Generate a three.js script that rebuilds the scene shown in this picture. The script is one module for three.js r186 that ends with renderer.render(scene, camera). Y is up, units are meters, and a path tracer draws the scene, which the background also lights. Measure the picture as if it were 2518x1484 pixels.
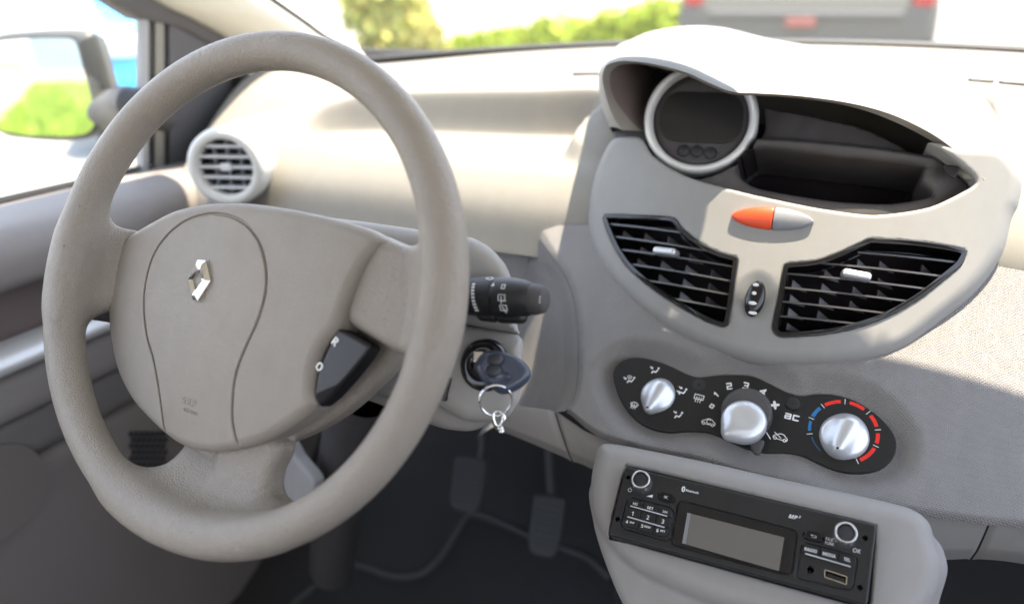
import * as THREE from 'three';
import { RoundedBoxGeometry } from 'three/addons/geometries/RoundedBoxGeometry.js';
import { TextGeometry } from 'three/addons/geometries/TextGeometry.js';
import { FontLoader } from 'three/addons/loaders/FontLoader.js';
import { mergeGeometries, mergeVertices, toCreasedNormals } from 'three/addons/utils/BufferGeometryUtils.js';
import { ImprovedNoise } from 'three/addons/math/ImprovedNoise.js';

// ------------------------------------------------------------------ camera, sky, sun, exposure
const V = (x, y, z) => new THREE.Vector3(x, y, z);
const R = THREE.MathUtils.degToRad;
const scene = new THREE.Scene();
const CAM = { pos: V(.045, 1.15, 0), yaw: R(23.8), pitch: R(-21.4), f: 1900, cx: 1258.5, cy: 742 };
const camera = new THREE.PerspectiveCamera(2 * Math.atan(CAM.cy / CAM.f) * 180 / Math.PI, 1024 / 603, .02, 400);
camera.position.copy(CAM.pos);
camera.rotation.set(CAM.pitch, CAM.yaw, 0, 'YXZ');
camera.focus = .62; camera.userData.fStop = 2.6;
camera.updateMatrixWorld(true);

const SUN = V(.13, .93, -.22).normalize();
const sun = new THREE.DirectionalLight(0xfff0d8, 4.0);
sun.position.copy(SUN).multiplyScalar(6); sun.castShadow = true; sun.shadow.radius = 1;
sun.shadow.mapSize.set(4096, 4096);
Object.assign(sun.shadow.camera, { left: -5, right: 5, top: 5, bottom: -5, near: .1, far: 20 });
scene.add(sun, sun.target);

const SKY = .70;
function skyTexture() {
  const w = 256, h = 128, d = new Float32Array(w * h * 4), N = new ImprovedNoise();
  for (let j = 0; j < h; j++) for (let i = 0; i < w; i++) {
    const el = (j + .5) / h * Math.PI - Math.PI / 2, az = (i + .5) / w * Math.PI * 2, s = Math.sin(el);
    const x = Math.cos(el) * Math.cos(az), z = Math.cos(el) * Math.sin(az);
    const k = Math.pow(Math.max(0, s), .42);
    let c = [1.32 - .74 * k, 1.30 - .53 * k, 1.26 - .10 * k];
    const p = Math.max(s, .04) + .18;
    const n = N.noise(x / p * 1.3 + 7, z / p * 1.3, 3) + .5 * N.noise(x / p * 2.9, z / p * 2.9 + 4, 9) + .25 * N.noise(x / p * 6, z / p * 6, 2);
    const cl = THREE.MathUtils.smoothstep(n, .2, .65) * .6 * THREE.MathUtils.smoothstep(s, .02, .2);
    c = c.map(v => (v * (1 - cl) + 1.35 * cl));
    if (s < 0) c = [.62, .6, .56];
    c = c.map(v => v * SKY);
    const o = (j * w + i) * 4; d[o] = c[0]; d[o + 1] = c[1]; d[o + 2] = c[2]; d[o + 3] = 1;
  }
  const t = new THREE.DataTexture(d, w, h, THREE.RGBAFormat, THREE.FloatType);
  t.mapping = THREE.EquirectangularReflectionMapping; t.magFilter = t.minFilter = THREE.LinearFilter; t.wrapS = THREE.RepeatWrapping; t.needsUpdate = true;
  return t;
}
scene.background = skyTexture(); scene.environment = scene.background;
scene.backgroundIntensity = 1; scene.environmentIntensity = 1;
const renderer = new THREE.WebGLRenderer({ antialias: true });
renderer.setSize(1024, 603);
renderer.toneMapping = THREE.LinearToneMapping; renderer.toneMappingExposure = 4.7;
renderer.shadowMap.enabled = true; renderer.shadowMap.type = THREE.PCFSoftShadowMap;

// ------------------------------------------------------------------ helpers: survey of the cabin
// (px, py) are points measured on the photograph at 2517 px width; each is laid on the plane or surface it belongs to
camera.updateMatrixWorld(true);
const CR = new THREE.Matrix3().setFromMatrix4(camera.matrixWorld);
const ray = (px, py) => V((px - CAM.cx) / CAM.f, -(py - CAM.cy) / CAM.f, -1).applyMatrix3(CR);
const dep = (px, py, D) => ray(px, py).multiplyScalar(D).add(CAM.pos);
const onX = (px, py, x) => { const d = ray(px, py); return d.multiplyScalar((x - CAM.pos.x) / d.x).add(CAM.pos); };
const onY = (px, py, y) => { const d = ray(px, py); return d.multiplyScalar((y - CAM.pos.y) / d.y).add(CAM.pos); };
const onZ = (px, py, z) => { const d = ray(px, py); return d.multiplyScalar((z - CAM.pos.z) / d.z).add(CAM.pos); };
const q1 = (x, y) => [x * .4207, y * .4207], q2 = (x, y) => [749 + x * .4207, y * .4207];
const q3 = (x, y) => [1373.3 + x * .4542, 62.4 + y * .4542];
const q4 = (x, y) => [1373.3 + x * .4837, 468.2 + y * .4837], q5 = (x, y) => [1373.3 + x * .4542, 998.8 + y * .4542];
const q6 = (x, y) => [998.8 + x * .3786, 624.2 + y * .3786], q7 = (x, y) => [x * .6635, 499.4 + y * .6635], q8 = (x, y) => [624.2 + x * .3966, 936.3 + y * .3966];
const qL = (x, y) => [1435.7 + x * .3154, 437 + y * .3154], qR = (x, y) => [1841.4 + x * .2734, 530.6 + y * .2734];

class Frame {           // a local frame: X across, Y up the face, N out of the face; k = how much the face bulges with a
  constructor(O, X, Y, N, k = 0) { Object.assign(this, { O, X, Y, N, k }); this.m = new THREE.Matrix4().makeBasis(X, Y, N).setPosition(O); this.inv = this.m.clone().invert(); }
  static tilt(O, deg, k = 0, yawDeg = 0) { const t = R(deg), w = R(yawDeg); const rot = v => v.applyAxisAngle(V(0, 1, 0), w); return new Frame(O, rot(V(1, 0, 0)), rot(V(0, Math.cos(t), -Math.sin(t))), rot(V(0, Math.sin(t), Math.cos(t))), k); }
  px(u, v, h = 0) {     // measured point -> (a, b) on the face at height h over it
    const d = ray(u, v).transformDirection(this.inv), o = CAM.pos.clone().applyMatrix4(this.inv);
    let t = (h - o.z) / d.z, a = 0, b = 0;
    for (let i = 0; i < 12; i++) { a = o.x + d.x * t; b = o.y + d.y * t; t = (h - this.k * a * a - o.z) / d.z; }
    return [a, b];
  }
  w(a, b, c = 0) { return V(a, b, c - this.k * a * a).applyMatrix4(this.m); }
  wp(u, v, h = 0) { const [a, b] = this.px(u, v, h); return this.w(a, b, h); }
}
const spl = (pts, n, closed = false, tension = .5) => {   // smooth 2D polyline
  const c = new THREE.CatmullRomCurve3(pts.map(p => V(p[0], p[1], 0)), closed, 'catmullrom', tension);
  const m = closed ? n : n + 1, out = []; for (let i = 0; i < m; i++) { const p = c.getPoint(i / n); out.push([p.x, p.y]); } return out;
};
const spl3 = (pts, n) => new THREE.CatmullRomCurve3(pts, false, 'centripetal').getPoints(n);

// ------------------------------------------------------------------ helpers: signed distances and meshing
const { min, max, abs, hypot, sqrt } = Math;
const sstep = (a, b, x) => { const t = min(1, max(0, (x - a) / (b - a))); return t * t * (3 - 2 * t); };
function sdPoly(poly) {   // exact distance, then sampled on a fine grid for speed
  const ex = sdPolyExact(poly); let x0 = 9, x1 = -9, y0 = 9, y1 = -9; for (const [x, y] of poly) { x0 = min(x0, x); x1 = max(x1, x); y0 = min(y0, y); y1 = max(y1, y); }
  const m = .03, c = max(.0004, max(x1 - x0, y1 - y0) / 300); x0 -= m; y0 -= m; const nx = Math.ceil((x1 + m - x0) / c) + 2, ny = Math.ceil((y1 + m - y0) / c) + 2; const G = new Float32Array(nx * ny).fill(NaN);
  const at = (i, j) => { const o = j * nx + i; let v = G[o]; if (v !== v) v = G[o] = ex(x0 + i * c, y0 + j * c); return v; };
  return (x, y) => { const u = (x - x0) / c, v = (y - y0) / c, i = Math.floor(u), j = Math.floor(v); if (i < 0 || j < 0 || i >= nx - 1 || j >= ny - 1) return ex(x, y); const a = u - i, b = v - j; return (at(i, j) * (1 - a) + at(i + 1, j) * a) * (1 - b) + (at(i, j + 1) * (1 - a) + at(i + 1, j + 1) * a) * b; };
}
function sdPolyExact(poly) {
  const n = poly.length, X = Float64Array.from(poly, p => p[0]), Y = Float64Array.from(poly, p => p[1]);
  return (x, y) => {
    let d = 1e9, inside = false;
    for (let i = 0, j = n - 1; i < n; j = i++) {
      const ex = X[j] - X[i], ey = Y[j] - Y[i], wx = x - X[i], wy = y - Y[i];
      let t = (wx * ex + wy * ey) / (ex * ex + ey * ey + 1e-18); t = t < 0 ? 0 : t > 1 ? 1 : t;
      const bx = wx - ex * t, by = wy - ey * t, q = bx * bx + by * by; if (q < d) d = q;
      if ((Y[i] > y) !== (Y[j] > y) && x < (X[j] - X[i]) * (y - Y[i]) / (Y[j] - Y[i]) + X[i]) inside = !inside;
    }
    return inside ? -sqrt(d) : sqrt(d);
  };
}
function sdLine(poly) {
  return (x, y) => { let d = 1e9; for (let i = 1; i < poly.length; i++) { const [x0, y0] = poly[i - 1], ex = poly[i][0] - x0, ey = poly[i][1] - y0; let t = ((x - x0) * ex + (y - y0) * ey) / (ex * ex + ey * ey + 1e-18); t = t < 0 ? 0 : t > 1 ? 1 : t; const bx = x - x0 - ex * t, by = y - y0 - ey * t; d = min(d, bx * bx + by * by); } return sqrt(d); };
}
const ext = (d2, dz, r) => { const a = d2 + r, b = dz + r; return min(max(a, b), 0) + hypot(max(a, 0), max(b, 0)) - r; };
const smin = (a, b, k) => { const h = max(k - abs(a - b), 0) / k; return min(a, b) - h * h * k * .25; };
const smax = (a, b, k) => -smin(-a, -b, k);
const sdCap = (p, a, b, ra, rb) => { const ab = [b[0] - a[0], b[1] - a[1], b[2] - a[2]], ap = [p[0] - a[0], p[1] - a[1], p[2] - a[2]]; let t = (ap[0] * ab[0] + ap[1] * ab[1] + ap[2] * ab[2]) / (ab[0] ** 2 + ab[1] ** 2 + ab[2] ** 2); t = min(1, max(0, t)); return hypot(ap[0] - ab[0] * t, ap[1] - ab[1] * t, ap[2] - ab[2] * t) - (ra + (rb - ra) * t); };

function sdfMesh(fn, lo, hi, cell, uvScale = 1, lip = 1.3) {   // sparse surface nets, un-indexed, smooth normals, box uv in metres
  const n = [0, 1, 2].map(i => Math.ceil((hi[i] - lo[i]) / cell) + 2), B = 8;
  const nb = n.map(v => Math.ceil(v / B));
  const vals = new Map(), bd = B * cell * .5 * 1.7321 * lip + cell * 2;
  const blocks = [];
  for (let bz = 0; bz < nb[2]; bz++) for (let by = 0; by < nb[1]; by++) for (let bx = 0; bx < nb[0]; bx++) {
    const d = fn(lo[0] + (bx + .5) * B * cell, lo[1] + (by + .5) * B * cell, lo[2] + (bz + .5) * B * cell);
    if (abs(d) > bd) continue;
    const g = new Float32Array((B + 1) ** 3); let q = 0, pos = 0, neg = 0;
    for (let k = 0; k <= B; k++) for (let j = 0; j <= B; j++) for (let i = 0; i <= B; i++) { const v = fn(lo[0] + (bx * B + i) * cell, lo[1] + (by * B + j) * cell, lo[2] + (bz * B + k) * cell); g[q++] = v; if (v < 0) neg = 1; else pos = 1; }
    if (pos && neg) blocks.push([bx, by, bz, g]);
  }
  const vid = new Map(), P = [], S = B + 1, key = (i, j, k) => (k * 4096 + j) * 4096 + i;
  for (const [bx, by, bz, g] of blocks) for (let k = 0; k < B; k++) for (let j = 0; j < B; j++) for (let i = 0; i < B; i++) {
    const o = (k * S + j) * S + i, c = [g[o], g[o + 1], g[o + S], g[o + S + 1], g[o + S * S], g[o + S * S + 1], g[o + S * S + S], g[o + S * S + S + 1]];
    let m = 0; for (let e = 0; e < 8; e++) if (c[e] < 0) m |= 1 << e;
    if (m === 0 || m === 255) continue;
    let sx = 0, sy = 0, sz = 0, cn = 0;
    for (const [p, r] of EDG) { if ((c[p] < 0) !== (c[r] < 0)) { const t = c[p] / (c[p] - c[r]); sx += (p & 1) + ((r & 1) - (p & 1)) * t; sy += (p >> 1 & 1) + ((r >> 1 & 1) - (p >> 1 & 1)) * t; sz += (p >> 2) + ((r >> 2) - (p >> 2)) * t; cn++; } }
    vid.set(key(bx * B + i, by * B + j, bz * B + k), P.length);
    P.push([lo[0] + (bx * B + i + sx / cn) * cell, lo[1] + (by * B + j + sy / cn) * cell, lo[2] + (bz * B + k + sz / cn) * cell]);
  }
  const e = cell * .35, Nn = P.map(p => {
    for (let it = 0; it < 2; it++) { }
    const gx = fn(p[0] + e, p[1], p[2]) - fn(p[0] - e, p[1], p[2]), gy = fn(p[0], p[1] + e, p[2]) - fn(p[0], p[1] - e, p[2]), gz = fn(p[0], p[1], p[2] + e) - fn(p[0], p[1], p[2] - e);
    const l = hypot(gx, gy, gz) || 1; return [gx / l, gy / l, gz / l];
  });
  const pos = [], nor = [], uv = [];
  const tri = (a, b, c) => {
    const A = P[a], Bb = P[b], C = P[c], nx = abs(Nn[a][0] + Nn[b][0] + Nn[c][0]), ny = abs(Nn[a][1] + Nn[b][1] + Nn[c][1]), nz = abs(Nn[a][2] + Nn[b][2] + Nn[c][2]);
    for (const i of [a, b, c]) { const p = P[i]; pos.push(...p); nor.push(...Nn[i]); if (nz >= nx && nz >= ny) uv.push(p[0] * uvScale, p[1] * uvScale); else if (ny >= nx) uv.push(p[0] * uvScale, p[2] * uvScale); else uv.push(p[2] * uvScale, p[1] * uvScale); }
  };
  for (const [bx, by, bz, g] of blocks) for (let k = 0; k < B; k++) for (let j = 0; j < B; j++) for (let i = 0; i < B; i++) {
    const o = (k * S + j) * S + i, s0 = g[o] < 0, I = bx * B + i, J = by * B + j, K = bz * B + k;
    const quad = (s1, a, b, c, d) => { if (s0 === s1) return; const v = [a, b, c, d].map(x => vid.get(key(...x))); if (v.some(x => x === undefined)) return; if (s0) { tri(v[0], v[1], v[2]); tri(v[0], v[2], v[3]); } else { tri(v[0], v[2], v[1]); tri(v[0], v[3], v[2]); } };
    quad(g[o + 1] < 0, [I, J - 1, K - 1], [I, J, K - 1], [I, J, K], [I, J - 1, K]);
    quad(g[o + S] < 0, [I - 1, J, K - 1], [I - 1, J, K], [I, J, K], [I, J, K - 1]);
    quad(g[o + S * S] < 0, [I - 1, J - 1, K], [I, J - 1, K], [I, J, K], [I - 1, J, K]);
  }
  const G = new THREE.BufferGeometry();
  G.setAttribute('position', new THREE.Float32BufferAttribute(pos, 3)); G.setAttribute('normal', new THREE.Float32BufferAttribute(nor, 3)); G.setAttribute('uv', new THREE.Float32BufferAttribute(uv, 2));
  return G;
}
const EDG = [[0, 1], [2, 3], [4, 5], [6, 7], [0, 2], [1, 3], [4, 6], [5, 7], [0, 4], [1, 5], [2, 6], [3, 7]];

function gridGeo(f, nu, nv) {        // f(u, v) -> Vector3, uv in metres along the grid
  const pos = [], uv = [], idx = [], P = [];
  for (let j = 0; j <= nv; j++) for (let i = 0; i <= nu; i++) { const p = f(i / nu, j / nv); P.push(p); pos.push(p.x, p.y, p.z); }
  const W = nu + 1, U = [], Vv = [];
  for (let j = 0; j <= nv; j++) for (let i = 0; i <= nu; i++) { const o = j * W + i; U[o] = i ? U[o - 1] + P[o].distanceTo(P[o - 1]) : 0; Vv[o] = j ? Vv[o - W] + P[o].distanceTo(P[o - W]) : 0; uv.push(U[o], Vv[o]); }
  for (let j = 0; j < nv; j++) for (let i = 0; i < nu; i++) { const o = j * W + i; idx.push(o, o + 1, o + W + 1, o, o + W + 1, o + W); }
  const g = new THREE.BufferGeometry();
  g.setAttribute('position', new THREE.Float32BufferAttribute(pos, 3)); g.setAttribute('uv', new THREE.Float32BufferAttribute(uv, 2)); g.setIndex(idx); g.computeVertexNormals();
  return g;
}
function loft(rows, nu, nv) {        // rows of Vector3 control points, smooth both ways
  const R2 = rows.map(r => spl3(r, nu));
  const cols = []; for (let i = 0; i <= nu; i++) cols.push(R2.length > 2 ? spl3(R2.map(r => r[i]), nv) : new THREE.LineCurve3(R2[0][i], R2[1][i]).getPoints(nv));
  return gridGeo((u, v) => cols[Math.round(u * nu)][Math.round(v * nv)], nu, nv);
}
const tube = (pts, r, n = 40, seg = 8, closed = false) => new THREE.TubeGeometry(new THREE.CatmullRomCurve3(pts, closed, 'centripetal'), n, r, seg, closed);
const shapeOf = (pts, holes = []) => { const s = new THREE.Shape(pts.map(p => new THREE.Vector2(...p))); for (const h of holes) s.holes.push(new THREE.Path(h.map(p => new THREE.Vector2(...p)))); return s; };
const extr = (pts, depth, bevel = 0, holes = [], z = 0, seg = 3) => { const g = new THREE.ExtrudeGeometry(shapeOf(pts, holes), { depth: max(1e-5, depth - 2 * bevel), bevelEnabled: bevel > 0, bevelSize: bevel, bevelThickness: bevel, bevelOffset: -bevel, bevelSegments: seg, curveSegments: 8 }); g.translate(0, 0, z + bevel); return g; };
const inset = (poly, d) => { const f = sdPoly(poly), e = 1e-5; return poly.map(([x, y], i) => { const n = poly.length, p = poly[(i - 1 + n) % n], q = poly[(i + 1) % n]; let tx = q[0] - p[0], ty = q[1] - p[1]; const l = hypot(tx, ty) || 1; tx /= l; ty /= l; let nx = -ty, ny = tx; if (f(x + nx * 1e-4, y + ny * 1e-4) > 0) { nx = -nx; ny = -ny; } return [x + nx * d, y + ny * d]; }); };
const bx = (w, h, d, x = 0, y = 0, z = 0, r = .001) => new RoundedBoxGeometry(w, h, d, 2, min(r, w / 2.01, h / 2.01, d / 2.01)).translate(x, y, z);
const noIdx = g => { const o = g.index ? g.toNonIndexed() : g; return o; };
const merge = gs => mergeGeometries(gs.map(noIdx).map(g => { for (const k of Object.keys(g.attributes)) if (!['position', 'normal', 'uv'].includes(k)) g.deleteAttribute(k); return g; }));

// ------------------------------------------------------------------ helpers: things and parts
const used = {};
const numbered = n => { used[n] = (used[n] ?? -1) + 1; return used[n] ? `${n}_${String(used[n]).padStart(3, '0')}` : n; };
function thing(name, label, category, pos, group) {
  const o = new THREE.Group(); o.name = numbered(name); scene.add(o); if (pos) o.position.copy(pos);
  o.userData = { label, category }; if (group) o.userData.group = group; return o;
}
function framed(name, label, category, F, group) { const o = thing(name, label, category, null, group); F.m.decompose(o.position, o.quaternion, o.scale); return o; }
function part(name, geo, m, parent, label) {
  const o = new THREE.Mesh(geo, m); o.name = name; o.castShadow = o.receiveShadow = true; parent.add(o); if (label) o.userData.label = label; return o;
}
function wpart(name, geo, m, parent, label) {   // geometry given in world coordinates, hung under a placed group
  parent.updateMatrixWorld(true); geo.applyMatrix4(parent.matrixWorld.clone().invert()); return part(name, geo, m, parent, label);
}
function struct(name, geo, m) { const o = part(name, geo, m, scene); o.userData.kind = 'structure'; return o; }

// ------------------------------------------------------------------ helpers: random numbers and textures
function rng(s) { return () => { s |= 0; s = s + 0x6D2B79F5 | 0; let t = Math.imul(s ^ s >>> 15, 1 | s); t = t + Math.imul(t ^ t >>> 7, 61 | t) ^ t; return ((t ^ t >>> 14) >>> 0) / 4294967296; }; }
const NO = new ImprovedNoise();
function dataTex(n, f, rep, srgb = false) {
  const d = new Uint8Array(n * n * 4);
  for (let j = 0; j < n; j++) for (let i = 0; i < n; i++) { let v = f(i / n, j / n); if (!Array.isArray(v)) v = [v, v, v]; const o = (j * n + i) * 4; for (let k = 0; k < 3; k++) d[o + k] = max(0, min(255, v[k] * 255)); d[o + 3] = 255; }
  const t = new THREE.DataTexture(d, n, n); t.wrapS = t.wrapT = THREE.RepeatWrapping; t.magFilter = THREE.LinearFilter; t.minFilter = THREE.LinearMipmapLinearFilter; t.generateMipmaps = true; t.repeat.set(rep, rep); if (srgb) t.colorSpace = THREE.SRGBColorSpace; t.needsUpdate = true; return t;
}
function cells(n, seed) {    // tiling cell borders: 0 on a border, 1 inside
  const r = rng(seed), P = []; for (let i = 0; i < n * n; i++) P.push([r(), r()]);
  return (u, v) => { const X = u * n, Y = v * n, ix = Math.floor(X), iy = Math.floor(Y); let a = 9, b = 9; for (let dy = -1; dy <= 1; dy++) for (let dx = -1; dx <= 1; dx++) { const c = P[((iy + dy + n) % n) * n + (ix + dx + n) % n]; const d = hypot(ix + dx + c[0] - X, iy + dy + c[1] - Y); if (d < a) { b = a; a = d; } else if (d < b) b = d; } return min(1, (b - a) * 2.6); };
}
const tileNoise = (u, v, f, s) => { const a = 2 * Math.PI; return NO.noise(Math.cos(u * a) * f + s, Math.sin(u * a) * f, Math.cos(v * a) * f) + NO.noise(Math.sin(v * a) * f + s, Math.cos(u * a) * f * .7, s + Math.sin(u * a) * f); };
const leatherC = cells(34, 5), leatherC2 = cells(15, 8);
const T_leather = dataTex(512, (u, v) => .35 + .45 * Math.pow(leatherC(u, v), .6) + .2 * leatherC2(u, v) + .08 * tileNoise(u, v, 3, 2), 1 / .062);
const grainC = cells(40, 11);
const T_grain = dataTex(256, (u, v) => .3 + .5 * grainC(u, v) + .1 * tileNoise(u, v, 4, 3), 1 / .034);
const T_weave = dataTex(256, (u, v) => { const x = u * 8, y = v * 16; const row = Math.floor(y), fx = ((x + (row % 2) * .5) % 1 + 1) % 1, fy = y - row; const a = sstep(0, .28, .5 - abs(fx - .5)) * sstep(0, .3, .5 - abs(fy - .5)); return .15 + (.62 + .2 * tileNoise(u, v, 2.3, 17) + .22 * NO.noise(u * 40, v * 40, 9)) * a; }, 1 / .0232);
const T_felt = dataTex(256, (u, v) => { const r = NO.noise(u * 91, v * 91, 1) * .5 + NO.noise(u * 211, v * 191, 4) * .5; return .5 + .5 * r; }, 1 / .06);
const T_tint = dataTex(256, (u, v) => { const n = .97 + .03 * tileNoise(u, v, 2.2, 7) + .015 * tileNoise(u, v, 7, 1); return [n, n, n * .995]; }, 1 / .21);
const T_rough = dataTex(256, (u, v) => { const n = .82 + .14 * tileNoise(u, v, 1.7, 13) + .07 * tileNoise(u, v, 6, 4); return [n, n, n]; }, 1 / .16);
const T_dust = (() => { const r = rng(21), n = 512, d = new Float32Array(n * n).fill(.55); for (let k = 0; k < 420; k++) { const x = r() * n | 0, y = r() * n | 0, v = .8 + r() * 2.2; d[y * n + x] = v; if (r() < .4) d[y * n + (x + 1) % n] = v * .8; } for (let k = 0; k < 9; k++) { let x = r() * n, y = r() * n, a = r() * 6.3; for (let s = 0; s < 10 + r() * 14; s++) { a += (r() - .5) * .6; x += Math.cos(a); y += Math.sin(a); d[((y | 0) + n) % n * n + ((x | 0) + n) % n] = 1.1; } } return dataTex(n, (u, v) => Math.min(1, d[Math.round(v * n) % n * n + Math.round(u * n) % n] * .45 + .04 * tileNoise(u, v, 2, 5)), 1 / .16); })();
// colour of the wheel skin: mottled, with the rubbed and stained spots it shows
const wheelSpots = [[165, 1092, .011, .30, [.92, .80, .70]], [612, 1220, .007, .45, [.62, .42, .2]], [600, 1190, .006, .35, [.7, .5, .3]], [190, 800, .012, .35, [.45, .36, .26]], [262, 560, .006, .3, [.7, .55, .4]], [1020, 250, .0, 0, [1, 1, 1]], [560, 1300, .02, .12, [1.15, 1.15, 1.15]]];
const T_wheel = (() => { const Fw = (() => { const n = V(-.05, .445, .895).normalize(), x = V(0, 1, 0).cross(n).normalize(); return new Frame(V(-.34, .963, -.385), x, n.clone().cross(x), n); })(); const S = wheelSpots.map(([x, y, r, k, c]) => [...Fw.px(x, y, 0).map(v => ((v / .42) % 1 + 1) % 1), r / .42, k, c]); const spk = rng(5), specks = Array.from({ length: 60 }, () => [spk(), spk(), .0006 + spk() * .0012]);
  return dataTex(768, (u, v) => { let n = .955 + .03 * tileNoise(u, v, 3, 7) + .02 * tileNoise(u, v, 11, 1) + .02 * NO.noise(u * 160, v * 160, 2), c = [n, n, n]; for (const [a, b, r, k, col] of S) { if (!r) continue; const d = hypot(u - a, v - b) / r + .45 * NO.noise(u * 60, v * 60, k * 9); if (d < 1.3) { const w = k * sstep(1.2, .5, d) * (.75 + .5 * NO.noise(u * 190, v * 190, 6)); c = c.map((q, i) => q * (1 - w + w * col[i])); } } for (const [a, b, r] of specks) if (hypot(u - a, v - b) < r) c = c.map(q => q * .6); return c.map(q => Math.pow(Math.min(1, q), 1 / 2.2)); }, 1 / .42, true); })();
const mat = (rgb, rough, o = {}) => new THREE.MeshPhysicalMaterial({ color: new THREE.Color().setRGB(...rgb), roughness: rough, side: THREE.DoubleSide, ...o });
const M = {
  leather: mat([.30, .266, .226], .46, { bumpMap: T_leather, bumpScale: .0008, map: T_wheel, roughnessMap: T_rough }),
  padSkin: mat([.295, .263, .226], .55, { bumpMap: T_grain, bumpScale: .00035, map: T_tint, roughnessMap: T_rough }),
  dash: mat([.265, .25, .222], .72, { bumpMap: T_grain, bumpScale: .00012, map: T_tint }),
  pod: mat([.275, .272, .262], .62, { bumpMap: T_grain, bumpScale: .00006, map: T_tint }),
  weave: mat([.25, .238, .232], .58, { bumpMap: T_weave, bumpScale: .0009, map: T_tint, roughnessMap: T_rough }),
  sidePanel: mat([.225, .214, .208], .62, { bumpMap: T_weave, bumpScale: .0004, map: T_tint }),
  trim: mat([.29, .277, .265], .62, { bumpMap: T_grain, bumpScale: .0001, map: T_tint }),
  shroud: mat([.31, .295, .275], .6, { bumpMap: T_grain, bumpScale: .0001, map: T_tint }),
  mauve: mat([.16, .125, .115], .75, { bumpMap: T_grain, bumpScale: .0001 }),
  rim: mat([.24, .22, .19], .6, { bumpMap: T_grain, bumpScale: .0001 }),
  tray: mat([.24, .22, .222], .55, { bumpMap: T_grain, bumpScale: .0001, map: T_dust }),
  dark: mat([.05, .05, .057], .42, { bumpMap: T_grain, bumpScale: .00008, map: T_dust }),
  black: mat([.012, .012, .014], .38), ventWhite: mat([.68, .67, .62], .45), void: mat([.016, .013, .014], .9, { specularIntensity: .2 }), slat: mat([.075, .075, .08], .26),
  gloss: mat([.01, .01, .012], .16),
  lcd: mat([.13, .12, .108], .22), screen: mat([.018, .017, .018], .32),
  satin: mat([.60, .62, .65], .38, { metalness: .6 }),
  silver: mat([.72, .72, .71], .34, { metalness: .2 }),
  ringm: mat([.55, .55, .56], .27, { metalness: .9 }),
  chrome: mat([.82, .82, .83], .12, { metalness: 1 }),
  white: mat([.8, .8, .8], .5),
  red: mat([.75, .075, .02], .35, { clearcoat: .4, clearcoatRoughness: .2 }),
  grey: mat([.22, .23, .25], .3, { clearcoat: .5, clearcoatRoughness: .15 }),
  carpet: mat([.032, .031, .031], .95, { bumpMap: T_felt, bumpScale: .002 }),
  mat: mat([.026, .026, .027], .95, { bumpMap: T_felt, bumpScale: .002 }),
  binding: mat([.058, .058, .058], .8),
  rubber: mat([.045, .047, .048], .7),
  door: mat([.26, .235, .22], .6, { bumpMap: T_grain, bumpScale: .0001, map: T_tint }),
  doorLow: mat([.18, .157, .14], .85, { bumpMap: T_felt, bumpScale: .0006 }),
  seal: mat([.015, .015, .016], .6),
  cream: mat([.62, .59, .50], .8, { bumpMap: T_grain, bumpScale: .0001 }),
  frame: mat([.3, .3, .3], .5),
  glass: mat([.97, .985, .98], 0, { transmission: 1, thickness: 0, ior: 1.5, side: THREE.DoubleSide }),
};
const font = await new FontLoader().loadAsync('fonts/droid/droid_sans_bold.typeface.json');
const text = (s, size, h, w) => { const g = new TextGeometry(s, { font, size, depth: h, curveSegments: 4, bevelEnabled: false }); g.computeBoundingBox(); const b = g.boundingBox; g.translate(-(b.max.x + b.min.x) / 2, -(b.max.y + b.min.y) / 2, 0); if (w) g.scale(w / (b.max.x - b.min.x), 1, 1); return g; };

// ------------------------------------------------------------------ frames of the cabin
const POD = Frame.tilt(V(0, .907, -.672), 29, 1.46);
const STK = Frame.tilt(V(0, .83, -.622), 48, .45);
const RAD = Frame.tilt(V(0, .773, -.511), 49);
const WN = V(-.05, .445, .895).normalize(), WX = V(0, 1, 0).cross(WN).normalize();
const WH = new Frame(V(-.34, .963, -.385), WX, WN.clone().cross(WX), WN);

const podOutline = spl([[2497, 530], [2472, 620], [2404, 715], [2310, 795], [2230, 856], [2150, 885], [2050, 897], [1950, 900], [1850, 893], [1760, 868], [1680, 835], [1600, 790], [1530, 730], [1480, 670], [1450, 610], [1440, 540], [1446, 470], [1465, 400], [1500, 335], [1560, 300], [1700, 275], [1850, 285], [2050, 280], [2250, 330], [2380, 345], [2465, 355], [2520, 420], [2515, 490]].map(p => POD.px(...p)), 120, true);
const podSd = sdPoly(podOutline);

// ------------------------------------------------------------------ dashboard
const dashboard = thing('dashboard', 'pale beige moulded dashboard that runs under the windscreen from door to console', 'dashboard', V(0, .8, -.8));
const PZ = [-1.32, -1.23, -1.1, -.95, -.86, -.80, -.768, -.752], PY = [1.088, 1.087, 1.078, 1.047, 1.012, .972, .937, .89];
const profCurve = spl3(PZ.map((z, i) => V(0, PY[i], z)), 240);
const profY = z => { let lo = 0, hi = profCurve.length - 1; if (z <= profCurve[0].z) return PY[0]; if (z >= profCurve[hi].z) return PY.at(-1) - (z - PZ.at(-1)) * 4; while (hi - lo > 1) { const m = (lo + hi) >> 1; if (profCurve[m].z < z) lo = m; else hi = m; } const a = profCurve[lo], b = profCurve[hi]; return a.y + (b.y - a.y) * (z - a.z) / (b.z - a.z); };
const onTop = (px, py) => { const d = ray(px, py); let t = .5; for (; t < 2; t += .001) { const y = CAM.pos.y + d.y * t, z = CAM.pos.z + d.z * t; if (y < profY(z)) break; } return CAM.pos.clone().addScaledVector(d, t); };
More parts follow.
